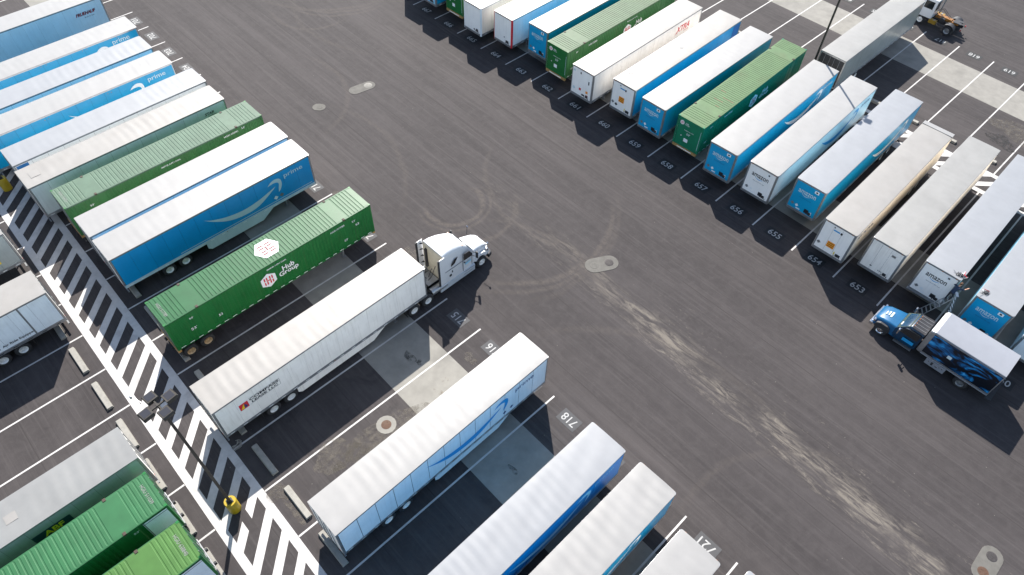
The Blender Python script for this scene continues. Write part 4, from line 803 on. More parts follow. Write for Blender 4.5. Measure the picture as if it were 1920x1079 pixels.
# ------------------------------------------------------------------ white road tractor
def rsec(y, hw, z0, z1, rb, rt, hw_top=None, n=4):
    """rounded section in the xz plane at y"""
    ht = hw if hw_top is None else hw_top; out = []
    for cx, cz, r, a0 in ((hw - rb, z0 + rb, rb, -90), (ht - rt, z1 - rt, rt, 0), (-ht + rt, z1 - rt, rt, 90), (-hw + rb, z0 + rb, rb, 180)):
        for i in range(n + 1):
            a = R(a0 + 90 * i / n); out.append((cx + r * math.cos(a), y, cz + r * math.sin(a)))
    return out
def tractor(loc, rz):
    t = root('road_tractor', 'white sleeper cab road tractor coupled to the dirty white trailer', 'truck', loc, rz)
    # y forward, 0 = rear of sleeper
    body = MB().loft([rsec(0.30, 1.20, 0.95, 3.92, 0.05, 0.22, 1.12), rsec(0.75, 1.21, 0.95, 3.98, 0.05, 0.32, 1.10), rsec(1.4, 1.21, 0.95, 3.90, 0.05, 0.45, 1.06), rsec(2.0, 1.20, 0.95, 3.68, 0.05, 0.50, 1.0),
                      rsec(2.5, 1.17, 0.95, 3.36, 0.05, 0.46, 0.95), rsec(2.78, 1.14, 0.95, 3.06, 0.05, 0.36, 0.90), rsec(3.08, 1.10, 0.95, 2.60, 0.05, 0.25, 0.92), rsec(3.38, 1.05, 0.95, 2.12, 0.05, 0.16, 0.95)])
    cab = body.build('cab_body', 'truck_white', t, smooth=38)
    hood = MB().loft([rsec(3.30, 1.04, 0.95, 2.10, 0.05, 0.22, 0.92), rsec(3.8, 1.03, 0.85, 2.02, 0.06, 0.30, 0.86), rsec(4.4, 1.02, 0.75, 1.86, 0.08, 0.34, 0.78), rsec(4.8, 0.98, 0.66, 1.62, 0.1, 0.32, 0.70), rsec(5.0, 0.86, 0.66, 1.34, 0.1, 0.25, 0.62)]).build('hood', 'truck_white', t, smooth=38)
    MB().loft([rsec(4.72, 1.16, 0.42, 0.80, 0.08, 0.08), rsec(5.06, 1.06, 0.42, 0.78, 0.08, 0.08), rsec(5.16, 0.86, 0.45, 0.74, 0.08, 0.08)]).build('bumper', 'dark_steel', t, smooth=40)
    MB().box(-0.55, 0.55, 4.98, 5.03, 0.82, 1.28).build('grille', 'chrome', hood)
    for s in (1, -1):
        MB().loft([[(s * 0.70, 4.83, 1.05), (s * 0.95, 4.70, 1.05), (s * 0.95, 4.64, 1.32), (s * 0.70, 4.76, 1.32)], [(s * 0.72, 4.98, 1.05), (s * 0.99, 4.80, 1.05), (s * 0.97, 4.75, 1.3), (s * 0.72, 4.88, 1.32)]]).build('headlight', 'chrome', t)
        MB().prism([(3.35, 0.95), (3.42, 1.25), (3.6, 1.40), (4.1, 1.42), (4.4, 1.35), (4.58, 1.1), (4.6, 0.9), (4.4, 0.85), (4.3, 1.05), (4.1, 1.16), (3.8, 1.16), (3.6, 1.02), (3.55, 0.85)], s * 1.0 - 0.08, s * 1.0 + 0.08, 'x').build('wheel_arch', 'truck_white', t, bevel=0.02)
    # windscreen and side glass
    MB().quad((-0.84, 2.87, 2.98), (0.84, 2.87, 2.98), (0.92, 3.35, 2.21), (-0.92, 3.35, 2.21)).build('windscreen', 'glass_dark', t)
    for s in (1, -1):
        x = s * 1.195
        MB().prism([(2.15, 2.12), (2.98, 2.12), (2.98, 2.36), (2.70, 2.78), (2.20, 2.80)], x - 0.03, x + 0.012, 'x').build('door_window', 'glass_dark', t)
        MB().prism([(0.95, 2.42), (1.30, 2.55), (1.58, 3.02), (1.28, 2.92), (1.0, 2.62)], x + s * 0.0 - 0.03, x + 0.02, 'x').build('sleeper_window', 'glass_dark', t)
        d = MB().prism([(2.06, 1.0), (2.09, 1.0), (2.09, 2.95), (2.06, 2.95)], x - 0.03, x + 0.016, 'x').prism([(3.0, 1.0), (3.02, 1.0), (3.02, 2.1), (3.0, 2.1)], s * 1.12 - 0.03, s * 1.12 + 0.016, 'x').prism([(0.36, 2.16), (2.06, 2.16), (2.06, 2.18), (0.36, 2.18)], x - 0.03, x + 0.016, 'x').build('door_seam', 'rail_grey', t)
        MB().box(x - 0.03, x + 0.02, 2.16, 2.28, 1.85, 1.91).build('door_handle', 'dark_steel', d)
        MB().box(x - 0.03, x + 0.018, 0.75, 0.95, 1.42, 1.62).box(x - 0.03, x + 0.018, 1.02, 1.08, 1.72, 1.9).build('locker_hatch', 'dark_steel', t)
        MB().prism([(2.3, 1.55), (2.85, 1.62), (2.85, 1.75), (2.3, 1.68)], x - 0.03, x + 0.014, 'x').build('door_decal', 'light_blue_paint', t)
        # chassis side fairing and steps
        MB().loft([[(s * 1.22, y, 0.36), (s * 1.24, y, 0.95), (s * 1.10, y, 1.0), (s * 1.05, y, 0.36)] for y in (-0.15, 0.9, 2.0, 3.2)]).build('side_fairing', 'fairing_grey', t, smooth=30)
        MB().box(s * 1.16 - 0.1, s * 1.16 + 0.1, 2.1, 3.1, 0.62, 0.66).box(s * 1.16 - 0.1, s * 1.16 + 0.1, 2.1, 3.1, 0.90, 0.94).build('step', 'aluminium', t)
        MB().tube((s * 0.95, -0.9, 0.78), (s * 0.95, 0.5, 0.78), 0.3, 16).build('fuel_tank', 'aluminium', t, smooth=40)
        # mirrors
        mi = MB().tube((s * 1.12, 3.05, 2.35), (s * 1.42, 3.22, 2.4), 0.025).tube((s * 1.12, 3.05, 1.95), (s * 1.42, 3.22, 1.95), 0.025).build('mirror_arm', 'dark_steel', t)
        MB().box(s * 1.45 - 0.1, s * 1.45 + 0.1, 3.16, 3.28, 1.85, 2.5).build('mirror_head', 'dark_steel', mi, bevel=0.03)
        hm = MB().tube((s * 0.85, 4.25, 1.8), (s * 1.12, 4.55, 2.12), 0.018).build('hood_mirror_arm', 'dark_steel', t); MB().lathe([(0, -0.03), (0.09, -0.02), (0.1, 0.03), (0, 0.05)], (s * 1.13, 4.56, 2.18), 'y', 12).build('hood_mirror', 'chrome', hm)
        # rear side extender
        MB().box(s * 1.22 - 0.02, s * 1.22 + 0.02, -0.12, 0.34, 1.1, 3.90).build('side_extender', 'truck_white', t)
        MB().box(s * 1.22 - 0.035, s * 1.22 + 0.035, -0.26, -0.12, 1.1, 3.90).build('extender_edge', 'dark_steel', t)
        for y in (1.6, 2.3, 3.0, 3.6): MB().prism([(s * 1.2, 0.02), (s * 1.2, 0.27), (s * 1.04, 0.27)], y - 0.015, y + 0.015, 'z').build('extender_bracket', 'dark_steel', t)
        # steer wheel
        wh = link('wheel', cached('styre', lambda: MB().lathe([(0.29, -0.14), (0.44, -0.15), (0.50, -0.12), (0.52, -0.05), (0.52, 0.05), (0.50, 0.12), (0.44, 0.15), (0.29, 0.14)], n=24).mesh('tyre', 'rubber', smooth=40)), t, (s * 1.02, 3.97, 0.52), (0, 0, 0 if s > 0 else math.pi))
        link('rim', cached('srim', lambda: MB().lathe([(0.0, 0.20), (0.10, 0.19), (0.12, 0.12), (0.20, 0.08), (0.25, 0.10), (0.295, 0.15), (0.30, 0.12)], n=22).mesh('rim', 'rim_white', smooth=35)), wh)
        for y in (-1.4, -2.7): wheel(t, s * 0.97, y, 'rim_white', s)
        MB().box(s * 0.97 - 0.3, s * 0.97 + 0.3, -3.36, -3.34, 0.3, 0.95).build('mud_flap', 'rubber', t)
        MB().tube((s * 1.15, -0.55, 0.72), (s * 1.0, -0.85, 1.0), 0.09, 10).build('air_tank', 'chrome', t, smooth=40)
    MB().box(-1.06, 1.06, 0.27, 0.31, 1.0, 3.82).build('cab_back_wall', 'cab_back', t)
    b = MB()
    for x, z in ((-0.5, 2.0), (0.3, 2.3), (-0.2, 1.6)): b.tube((x, 0.2, z), (x + 0.1, -0.3, z - 0.7), 0.025).tube((x + 0.1, -0.3, z - 0.7), (x + 0.05, -0.6, 1.4), 0.025)
    b.box(-0.75, -0.6, 0.1, 0.27, 1.5, 3.4); b.box(0.55, 0.62, 0.2, 0.27, 2.0, 2.4)
    b.build('air_line', 'dark_steel', t)
    f = MB()
    for x in (-0.43, 0.43): f.box(x - 0.05, x + 0.05, -3.3, 4.9, 0.72, 1.0)
    for y in (-3.2, -2.05, -0.9, 0.6, 2.5, 4.4): f.box(-0.43, 0.43, y - 0.06, y + 0.06, 0.75, 0.95)
    for y in (-1.4, -2.7, 3.97): f.tube((-0.9, y, 0.52), (0.9, y, 0.52), 0.07)
    f.build('frame_rails', 'dark_steel', t)
    MB().box(-0.55, 0.55, -0.75, 0.2, 1.02, 1.06).build('deck_plate', 'aluminium', t)
    MB().prism([(-0.45, -2.5), (-0.12, -2.5), (-0.12, -2.1), (0.12, -2.1), (0.12, -2.5), (0.45, -2.5), (0.45, -1.6), (-0.45, -1.6)], 1.0, 1.05).build('fifth_wheel', 'dark_steel', t)
    for x in (-0.8, -0.3, 0, 0.3, 0.8): MB().box(x - 0.05, x + 0.05, 2.35, 2.45, 3.42 - abs(x) * 0.12, 3.46 - abs(x) * 0.12).build('roof_light', 'amber', t)
    MB().box(-0.5, 0.5, 2.62, 2.70, 3.20, 3.23).build('sun_visor', 'glass_dark', t)
    return t
tractor((5.72, 0.0, 0), R(1.0))

# ------------------------------------------------------------------ blue service truck (faces -x)
def service_truck(loc, rz):
    t = root('service_truck', 'blue cab service truck with white topped box parked across the stall ends', 'truck', loc, rz)
    cab = MB().loft([rsec(0.98, 1.0, 0.6, 2.16, 0.06, 0.16, 0.86), rsec(1.3, 1.02, 0.55, 2.2, 0.06, 0.18, 0.85), rsec(1.9, 1.03, 0.55, 2.17, 0.06, 0.2, 0.83), rsec(2.25, 1.03, 0.55, 1.98, 0.06, 0.2, 0.86), rsec(2.72, 1.03, 0.55, 1.46, 0.06, 0.12, 0.94)]).build('cab_body', 'truck_blue_dark', t, smooth=38)
    hood = MB().loft([rsec(2.66, 1.03, 0.6, 1.46, 0.06, 0.16, 0.92), rsec(3.2, 1.02, 0.6, 1.42, 0.06, 0.2, 0.88), rsec(3.8, 1.02, 0.55, 1.33, 0.08, 0.22, 0.84), rsec(4.12, 0.98, 0.55, 1.18, 0.1, 0.22, 0.78), rsec(4.25, 0.86, 0.58, 1.02, 0.1, 0.16, 0.70)]).build('hood', 'truck_blue', t, smooth=38)
    MB().loft([rsec(0.99, 0.86, 2.15, 2.205, 0.02, 0.02), rsec(1.3, 0.85, 2.17, 2.225, 0.02, 0.02), rsec(1.92, 0.82, 2.14, 2.195, 0.02, 0.02)]).build('cab_roof', 'cab_roof_dark', t, smooth=30)
    for k in range(5): MB().box(-0.62 + k * 0.31 - 0.012, -0.62 + k * 0.31 + 0.012, 1.02, 1.88, 2.222, 2.238).build('roof_rib', 'rail_grey', t)
    for x in (-0.55, -0.25, 0, 0.25, 0.55): MB().box(x - 0.03, x + 0.03, 1.84, 1.89, 2.20, 2.225).build('roof_marker', 'amber', t)
    MB().quad((-0.80, 2.02, 2.13), (0.80, 2.02, 2.13), (0.90, 2.68, 1.53), (-0.90, 2.68, 1.53)).build('windscreen', 'windscreen_green', t)
    MB().quad((-0.55, 2.55, 1.665), (-0.25, 2.55, 1.665), (-0.25, 2.62, 1.60), (-0.55, 2.62, 1.60)).build('screen_sticker', 'white_print', t)
    MB().box(-1.04, 1.04, 4.1, 4.36, 0.45, 0.72).build('bumper', 'chrome', t, bevel=0.03)
    MB().box(-0.6, 0.6, 4.2, 4.28, 0.72, 1.06).build('grille', 'chrome', hood, bevel=0.02)
    put('hood_stripe', flat_mesh([rect(-0.3, 0.25, 3.0, 3.12), rect(-0.2, 0.2, 3.2, 3.3), rect(-0.25, 0.1, 3.38, 3.46)], 'pale_print', 'hood_stripe'), t, Matrix.Translation((0, 0, 0)) @ Matrix.Rotation(R(-7), 4, 'X') @ Matrix.Translation((0, 0.17, 1.835)), 0, 0)
    for s in (1, -1):
        MB().box(s * 0.82 - 0.14, s * 0.82 + 0.14, 4.05, 4.2, 0.8, 1.06).build('headlight', 'chrome', t, bevel=0.03)
        MB().prism([(2.86, 0.62), (2.94, 1.0), (3.16, 1.14), (3.7, 1.14), (3.94, 1.0), (4.02, 0.62)], s * 0.98 - 0.1, s * 0.98 + 0.1, 'x').build('wheel_arch', 'dark_steel', t, bevel=0.03)
        MB().prism([(1.12, 1.42), (2.42, 1.42), (2.15, 1.95), (1.98, 2.02), (1.12, 2.04)], s * 0.95 - 0.06, s * 0.95 + 0.06, 'x').build('door_window', 'glass_dark', t)
        MB().prism([(1.05, 0.62), (1.065, 0.62), (1.065, 1.4), (1.05, 1.4)], s * 1.03 - 0.02, s * 1.03 + 0.006, 'x').prism([(2.45, 0.62), (2.465, 0.62), (2.465, 1.4), (2.45, 1.4)], s * 1.03 - 0.02, s * 1.03 + 0.006, 'x').build('door_seam', 'dark_steel', t)
        MB().quad(*[(s * 1.036, y, z) for y, z in ((1.2, 0.85), (2.0, 0.85), (2.0, 1.15), (1.2, 1.15))]).build('door_decal', 'swoosh_blue', t)
        ma = MB().tube((s * 1.0, 2.35, 1.5), (s * 1.28, 2.45, 1.6), 0.025).tube((s * 1.0, 2.35, 1.75), (s * 1.28, 2.45, 1.8), 0.025).build('mirror_arm', 'dark_steel', t)
        MB().box(s * 1.32 - 0.1, s * 1.32 + 0.1, 2.40, 2.50, 1.45, 1.95).build('mirror_head', 'chrome', ma, bevel=0.02)
        MB().box(s * 1.0 - 0.14, s * 1.0 + 0.14, 1.1, 2.4, 0.42, 0.47).build('step', 'aluminium', t)
        wh = link('wheel', cached('ttyre', lambda: MB().lathe([(0.26, -0.12), (0.40, -0.13), (0.45, -0.1), (0.47, -0.04), (0.47, 0.04), (0.45, 0.1), (0.40, 0.13), (0.26, 0.12)], n=24).mesh('tyre', 'rubber', smooth=40)), t, (s * 0.96, 3.46, 0.47), (0, 0, 0 if s > 0 else math.pi))
        link('rim', cached('trim', lambda: MB().lathe([(0, 0.17), (0.09, 0.16), (0.11, 0.1), (0.18, 0.07), (0.22, 0.08), (0.26, 0.13), (0.27, 0.1)], n=22).mesh('rim', 'chrome', smooth=35)), wh)
        w2 = wheel(t, s * 0.90, -2.5, 'rail_grey', s); w2.scale = (0.9, 0.9, 0.9); w2.location.z = 0.47
        MB().box(s * 0.93 - 0.3, s * 0.93 + 0.3, -3.15, -3.14, 0.25, 0.8).build('mud_flap', 'rubber', t)
    # the box body
    y0, y1, hw, z0, z1 = -4.12, 0.88, 1.21, 0.98, 3.30
    MB().box(-hw + 0.02, hw - 0.02, y0 + 0.02, y1 - 0.1, z0, z1 - 0.06).build('box_core', 'box_white', t)
    MB().loft([rsec(y0, hw, z1 - 0.14, z1 - 0.01, 0.02, 0.05), rsec(y1 - 0.32, hw, z1 - 0.14, z1, 0.02, 0.05)]).build('box_roof', 'box_white', t, smooth=30)
    MB().loft([rsec(y1 - 0.32, hw + 0.01, z0, z1 + 0.005, 0.03, 0.08), rsec(y1 - 0.12, hw + 0.01, z0, z1 - 0.02, 0.03, 0.12), rsec(y1, hw - 0.06, z0, z1 - 0.12, 0.03, 0.16)]).build('box_nose', 'aluminium', t, smooth=40)
    for s in (1, -1):
        MB().box(s * hw - 0.015, s * hw + 0.01, y0 + 0.06, y1 - 0.34, z0 + 0.22, z1 - 0.16).build('graphic_panel', 'blue_graphic', t)
        MB().box(s * hw - 0.02, s * hw + 0.02, y0, y1 - 0.32, z0 - 0.02, z0 + 0.1).build('lower_rail', 'box_white', t)
        MB().box(s * hw - 0.02, s * hw + 0.016, y0, y1 - 0.32, z0 + 0.13, z0 + 0.19).build('rail_stripe', 'aluminium', t)
        MB().box(s * hw - 0.03, s * hw + 0.02, y0, y0 + 0.06, z0, z1 - 0.14).build('rear_post', 'aluminium', t)
        MB().box(s * hw - 0.02, s * hw + 0.022, y0 + 0.05, y1 - 0.33, z1 - 0.17, z1 - 0.12).build('upper_rail', 'aluminium', t)
        # tool locker under the box
        lk = MB().box(s * 1.05 - 0.2, s * 1.05 + 0.2, -1.35, 0.0, 0.4, 0.93).build('tool_locker', 'box_white', t, bevel=0.015)
        for y in (-1.15, -0.95, -0.2): MB().lathe([(0, 0), (0.035, 0.0), (0.035, 0.012), (0, 0.014)], (0, 0, 0), 'x', 10).build('locker_knob', 'dark_steel', lk, loc=(s * 1.25, y, 0.75), rot=(0, 0, 0 if s > 0 else math.pi))
        MB().box(-0.006, 0.006, -0.52, -0.38, 0.55, 0.85).box(-0.006, 0.006, -0.85, -0.7, 0.6, 0.66).build('locker_vent', 'dark_steel', lk, loc=(s * 1.252, 0, 0))
        # rounded white figure shapes in the print
        put('graphic_shape', flat_mesh([[(0.28 * math.cos(R(a)) , 0.32 * math.sin(R(a))) for a in range(0, 360, 24)]], 'swoosh_blue', 'graphic_shape'), t, frame_mx((0, s, 0), (0, 0, 1), (s * (hw + 0.014), 0, 0)), -s * -3.4 * -1 if s > 0 else 3.4, 1.75)
        put('graphic_shape', flat_mesh(strip_polys([(-0.9, 0.35), (0.0, 0.5), (0.8, 0.15), (1.6, 0.0)], [(-0.9, 0.1), (0.0, 0.25), (0.8, -0.1), (1.6, -0.2)]), 'light_blue_paint', 'graphic_shape'), t, frame_mx((0, s, 0), (0, 0, 1), (s * (hw + 0.014), 0, 0)), -2.6 if s > 0 else 2.0, 1.95)
        put('graphic_mark', flat_mesh([rect(-0.14, 0.14, -0.14, 0.14)], 'pale_print', 'graphic_mark'), t, frame_mx((0, s, 0), (0, 0, 1), (s * (hw + 0.017), 0, 0)), -1.0 if s > 0 else 1.0, 2.05)
    MB().box(-hw + 0.08, hw - 0.08, y0 - 0.005, y0 + 0.02, z0 + 0.05, z1 - 0.2).build('roller_door', 'aluminium', t)
    MB().box(-1.1, 1.1, y0 - 0.4, y0 - 0.02, 0.55, 0.62).build('rear_step', 'dark_steel', t)
    fr = MB()
    for x in (-0.42, 0.42): fr.box(x - 0.05, x + 0.05, -4.1, 4.1, 0.62, 0.85)
    fr.tube((-0.9, 3.46, 0.47), (0.9, 3.46, 0.47), 0.06).tube((-0.9, -2.5, 0.47), (0.9, -2.5, 0.47), 0.07).build('frame_rails', 'dark_steel', t)
    return t
service_truck((34.18, 22.0, 0), R(90.5))

# ------------------------------------------------------------------ yard tractor (faces -x)
def yard_tractor(loc, rz):
    t = root('yard_tractor', 'white and orange yard tractor passing the far row trailer', 'truck', loc, rz)
    f = MB()
    for x in (-0.42, 0.42): f.box(x - 0.08, x + 0.08, -2.3, 2.6, 0.62, 0.95)
    f.tube((-1.0, 1.75, 0.52), (1.0, 1.75, 0.52), 0.08).tube((-1.0, -1.35, 0.52), (1.0, -1.35, 0.52), 0.09).build('frame_rails', 'dark_steel', t)
    cab = MB().loft([rsec(0.75, 0.62, 0.95, 2.95, 0.05, 0.08), rsec(1.5, 0.66, 0.95, 3.0, 0.05, 0.08), rsec(2.15, 0.66, 0.95, 2.9, 0.05, 0.1)]).build('cab_body', 'truck_white', t, smooth=30, loc=(-0.5, 0, 0))
    for s in (1, -1): MB().box(s * 0.65 - 0.02, s * 0.65 + 0.012, 1.0, 1.95, 1.9, 2.7).build('cab_window', 'glass_dark', t, loc=(-0.5, 0, 0))
    MB().box(-0.55, 0.55, 2.12, 2.17, 1.8, 2.75).build('windscreen', 'glass_dark', t, loc=(-0.5, 0, 0))
    MB().box(-0.45, 0.45, 0.72, 0.76, 1.7, 2.7).build('rear_window', 'glass_dark', t, loc=(-0.5, 0, 0))
    MB().box(0.0, 1.0, 1.2, 2.5, 0.95, 1.75).build('engine_hood', 'truck_white', t, bevel=0.05)
    MB().tube((0.35, 0.55, 1.0), (0.35, 0.55, 3.0), 0.08, 12).build('exhaust_stack', 'rail_grey', t, smooth=40)
    MB().box(-1.1, 1.1, 2.5, 2.72, 0.5, 0.9).build('bumper', 'dark_steel', t, bevel=0.03)
    MB().box(-0.32, 0.32, -1.9, 0.6, 0.98, 1.14).box(-0.24, 0.24, -1.1, 0.55, 1.14, 1.24).build('lift_boom', 'orange_machine', t, bevel=0.02)
    MB().prism([(-0.45, -2.2), (-0.1, -2.2), (0, -1.8), (0.1, -2.2), (0.45, -2.2), (0.45, -1.3), (-0.45, -1.3)], 1.24, 1.3).build('fifth_wheel', 'dark_steel', t)
    for s in (1, -1):
        MB().box(s * 0.95 - 0.2, s * 0.95 + 0.2, 0.05, 0.85, 0.55, 0.95).build('tank_step', 'yellow_step', t, bevel=0.02)
        MB().box(s * 0.95 - 0.16, s * 0.95 + 0.16, 0.3, 0.42, 0.95, 0.97).build('step_tread', 'rail_grey', t)
        w1 = link('wheel', CACHE['styre'], t, (s * 1.0, 1.75, 0.52), (0, 0, 0 if s > 0 else math.pi)); link('rim', CACHE['srim'], w1)
        wheel(t, s * 0.95, -1.35, 'aluminium', s)
        pts = [(0.66 * math.cos(R(a)), 0.66 * math.sin(R(a))) for a in range(20, 165, 12)] + [(0.62 * math.cos(R(a)), 0.62 * math.sin(R(a))) for a in range(160, 19, -12)]
        MB().prism(pts, -0.32, 0.32, 'x').build('fender', 'dark_steel', t, loc=(s * 0.95, -1.35, 0.55), smooth=30)
        MB().box(s * 0.6 - 0.06, s * 0.6 + 0.06, -2.5, -2.4, 0.75, 0.9).build('tail_light', 'red_light', t)
    MB().box(-0.9, -0.6, -0.55, -0.1, 0.98, 1.35).build('air_tank_box', 'dark_steel', t, bevel=0.03)
    b = MB()
    for x in (-0.2, 0.1): b.path([(x, 0.7, 1.6), (x + 0.1, 0.2, 1.9), (x + 0.15, -0.4, 1.5), (x, -0.9, 1.3)], 0.02)
    b.build('air_hose', 'dark_steel', t)
    return t
yard_tractor((14.5, 63.75, 0), R(90))

# ------------------------------------------------------------------ ladder, person, tools, rope
def ladder():
    top = Vector((33.05, 25.42, 2.95)); foot = Vector((31.75, 24.55, 0.0)); rear = Vector((33.6, 25.9, 0.0))
    t = root('step_ladder', 'open aluminium step ladder between the cab and the trailer noses', 'ladder', tuple(foot))
    side = Vector((0.45, -0.68, 0)).normalized()
    def rail(p, q, w0, w1, rungs, nm):
        m = MB(); p, q = p - foot, q - foot
        for s in (1, -1): m.tube(p + side * w0 * s, q + side * w1 * s, 0.032, 6)
        m.build(nm, 'aluminium', t)
        for k in range(1, rungs):
            f = k / rungs; c = p.lerp(q, f); ww = w0 + (w1 - w0) * f
            MB().box(-ww, ww, -0.04, 0.04, -0.014, 0.014).build('rung', 'aluminium', t, loc=c, rot=(0, 0, math.atan2(side.y, side.x)))
    rail(foot, top, 0.34, 0.20, 10, 'front_rails'); rail(rear, top, 0.34, 0.20, 7, 'rear_rails')
    MB().box(-0.24, 0.24, -0.1, 0.1, -0.02, 0.03).build('top_cap', 'aluminium', t, loc=top - foot, rot=(0, 0, math.atan2(side.y, side.x)))
ladder()

def skin_chain(name, m, parent, pts, loc=(0, 0, 0)):
    """tapered limb chain as lofted rings through (point, radius)"""
    b = MB(); secs = []
    for i, (p, r) in enumerate(pts):
        p = Vector(p); a = Vector(pts[max(0, i - 1)][0]); c = Vector(pts[min(len(pts) - 1, i + 1)][0]); d = (c - a).normalized(); u = d.orthogonal().normalized(); v = d.cross(u)
        rr = r if isinstance(r, tuple) else (r, r)
        secs.append([p + u * rr[0] * math.cos(k * math.pi / 5) + v * rr[1] * math.sin(k * math.pi / 5) for k in range(10)])
    return b.loft(secs), name
def person(loc, rz):
    t = root('person', 'person in a dark blue shirt reaching over a trailer roof from the ladder', 'person', loc, rz)
    me = bpy.data.meshes.new('body'); bm = bmesh.new(); sk = bm.verts.layers.skin.verify()
    J = {}
    def v(n, p, r, par=None):
        q = bm.verts.new(p); q[sk].radius = (r, r) if not isinstance(r, tuple) else r; J[n] = q
        if par: bm.edges.new((J[par], q))
        return q
    v('pelvis', (0, 0, 0.95), (0.15, 0.12))[sk].use_root = True
    v('belly', (0, 0.06, 1.12), (0.15, 0.12), 'pelvis'); v('chest', (0, 0.14, 1.34), (0.18, 0.13), 'belly'); v('neckb', (0, 0.20, 1.50), (0.09, 0.08), 'chest'); v('neck', (0, 0.24, 1.58), 0.058, 'neckb'); v('headb', (0, 0.28, 1.64), 0.075, 'neck'); v('head', (0, 0.31, 1.72), (0.085, 0.1), 'headb'); v('crown', (0, 0.32, 1.80), (0.06, 0.07), 'head')
    for s, nm in ((1, 'r'), (-1, 'l')):
        v(nm + 'hip', (s * 0.10, 0, 0.90), 0.095, 'pelvis'); v(nm + 'knee', (s * 0.13, 0.12 if s > 0 else 0.02, 0.52 if s < 0 else 0.60), 0.062, nm + 'hip'); v(nm + 'ankle', (s * 0.13, 0.0, 0.10 if s < 0 else 0.22), 0.042, nm + 'knee'); v(nm + 'toe', (s * 0.14, 0.16, 0.05 if s < 0 else 0.17), 0.04, nm + 'ankle')
    v('rsh', (0.19, 0.17, 1.45), 0.062, 'chest'); v('relb', (0.38, 0.32, 1.50), 0.044, 'rsh'); v('rwr', (0.40, 0.55, 1.56), 0.032, 'relb'); v('rhand', (0.39, 0.65, 1.56), (0.042, 0.02), 'rwr')
    v('lsh', (-0.19, 0.17, 1.45), 0.062, 'chest'); v('lelb', (-0.38, 0.25, 1.28), 0.044, 'lsh'); v('lwr', (-0.40, 0.48, 1.26), 0.032, 'lelb'); v('lhand', (-0.39, 0.57, 1.26), (0.042, 0.02), 'lwr')
    for h, sg, pp in (('rhand', 1, (0.39, 0.65, 1.56)), ('lhand', -1, (-0.39, 0.57, 1.26))):
        for k in range(4):
            dx = (-0.03 + 0.02 * k); a = v(h + 'f%d' % k, (pp[0] + dx, pp[1] + 0.06, pp[2]), 0.0095, h); v(h + 'g%d' % k, (pp[0] + dx * 1.2, pp[1] + 0.105 - abs(dx) * 0.4, pp[2] - 0.02), 0.008, h + 'f%d' % k)
        v(h + 't', (pp[0] - sg * 0.055, pp[1] + 0.02, pp[2] - 0.01), 0.01, h)
    bm.to_mesh(me); bm.free(); me.materials.append(MATS['navy_cloth'])
    body = link('body', me, t)
    sm = body.modifiers.new('skin', 'SKIN'); sm.use_smooth_shade = True
    ss = body.modifiers.new('sub', 'SUBSURF'); ss.levels = 1; ss.render_levels = 1
    # skin colour on head, hands, by height / reach in the cloth material
    m = bpy.data.materials.new('clothed_body'); m.use_nodes = True; n = m.node_tree.nodes; l = m.node_tree.links; bs = n['Principled BSDF']; bs.inputs['Roughness'].default_value = 0.75
    tc = n.new('ShaderNodeTexCoord'); sx_ = n.new('ShaderNodeSeparateXYZ'); l.new(tc.outputs['Object'], sx_.inputs[0])
    def gt(o, th):
        q = n.new('ShaderNodeMath'); q.operation = 'GREATER_THAN'; q.inputs[1].default_value = th; l.new(sx_.outputs[o], q.inputs[0]); return q.outputs[0]
    def lt(o, th):
        q = n.new('ShaderNodeMath'); q.operation = 'LESS_THAN'; q.inputs[1].default_value = th; l.new(sx_.outputs[o], q.inputs[0]); return q.outputs[0]
    def mixc(f, a, b_):
        q = n.new('ShaderNodeMix'); q.data_type = 'RGBA'; l.new(f, q.inputs['Factor'])
        for k, vv in (('A', a), ('B', b_)):
            if isinstance(vv, tuple): q.inputs[k].default_value = (*vv, 1)
            else: l.new(vv, q.inputs[k])
        return q.outputs['Result']
    mx = n.new('ShaderNodeMath'); mx.operation = 'MAXIMUM'; l.new(gt(2, 1.545), mx.inputs[0]); l.new(gt(1, 0.36), mx.inputs[1])
    c = mixc(mx.outputs[0], (0.012, 0.028, 0.065), (0.48, 0.26, 0.17)); c = mixc(lt(2, 0.95), c, (0.02, 0.022, 0.03)); l.new(c, bs.inputs['Base Color'])
    me.materials.clear(); me.materials.append(m)
    hr = MB().loft([[(0.095 * s_ * math.cos(k * math.pi / 6), 0.30 + 0.115 * s_ * math.sin(k * math.pi / 6), z) for k in range(12)] for z, s_ in ((1.70, 0.98), (1.76, 1.02), (1.82, 0.85), (1.86, 0.45))]).build('hair', 'hair', t, smooth=60)
person((32.75, 25.16, 2.22), R(-25))

def tools(loc, rz, label, seed, n):
    rnd = random.Random(seed); t = root('tool_set', label, 'tools', loc, rz)
    MB().box(-0.16, 0.16, -0.10, 0.10, 0.0, 0.07).build('case', 'dark_steel', t, bevel=0.01)
    for i in range(n):
        x, y, a = rnd.uniform(-0.45, 0.45), rnd.uniform(-0.25, 0.25), rnd.uniform(0, 3.1)
        d = Vector((math.cos(a), math.sin(a), 0)) * rnd.uniform(0.08, 0.2)
        MB().tube((x - d.x, y - d.y, 0.03), (x + d.x, y + d.y, 0.05 + rnd.uniform(0, 0.12)), 0.018, 6).build('hand_tool', rnd.choice(['dark_steel', 'white_print', 'dark_steel', 'rail_grey', 'red_print']), t)
    MB().path([(0.3 * math.cos(a / 3), 0.18 * math.sin(a / 3), 0.03) for a in range(0, 18)], 0.014).build('cable', 'black_print', t)
tools((32.45, 25.95, 4.115), 0.4, 'black and white tools laid on the trailer roof next to the person', 3, 9)
tools((34.35, 25.75, 4.115), 1.1, 'few dark tools on the roof edge of the blue nosed trailer behind the truck box', 5, 4)

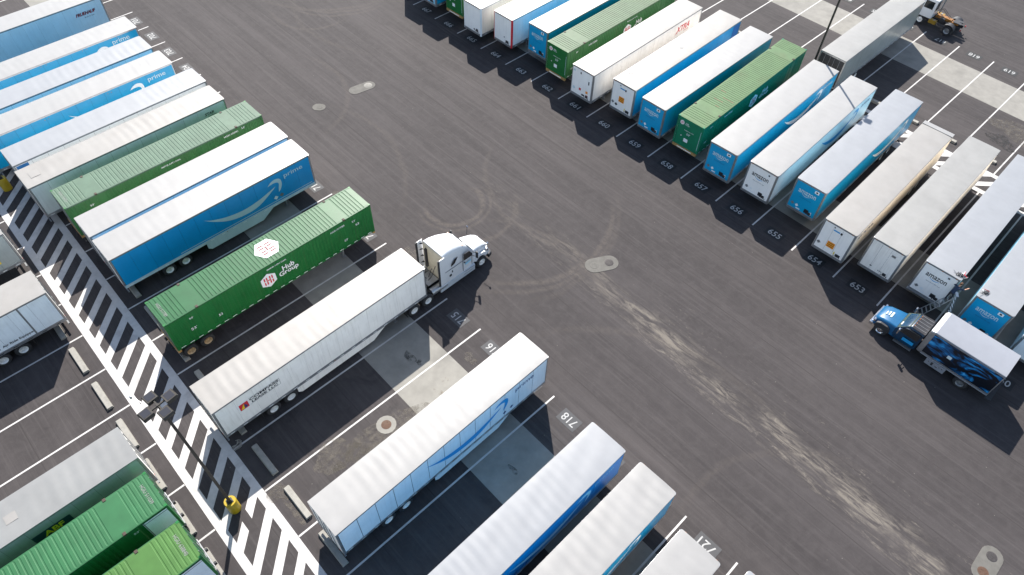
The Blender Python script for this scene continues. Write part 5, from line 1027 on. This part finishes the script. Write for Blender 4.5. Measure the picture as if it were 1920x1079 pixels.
t = root('strap_tangle', 'tangled pale strap lying at the walkway edge by the sail logo trailer', 'strap', (7.55, -17.35, 0), 0.4)
rnd = random.Random(4)
for k in range(3): MB().path([(0.35 * math.cos(a * 0.5 + k) * (0.6 + 0.4 * math.sin(a * 0.9 + k)), 0.28 * math.sin(a * 0.5 + k) + 0.08 * k, 0.03 + 0.02 * math.sin(a + k)) for a in range(0, 15)], 0.022, 5).build('strap_loop', 'wheel_stop_concrete', t)
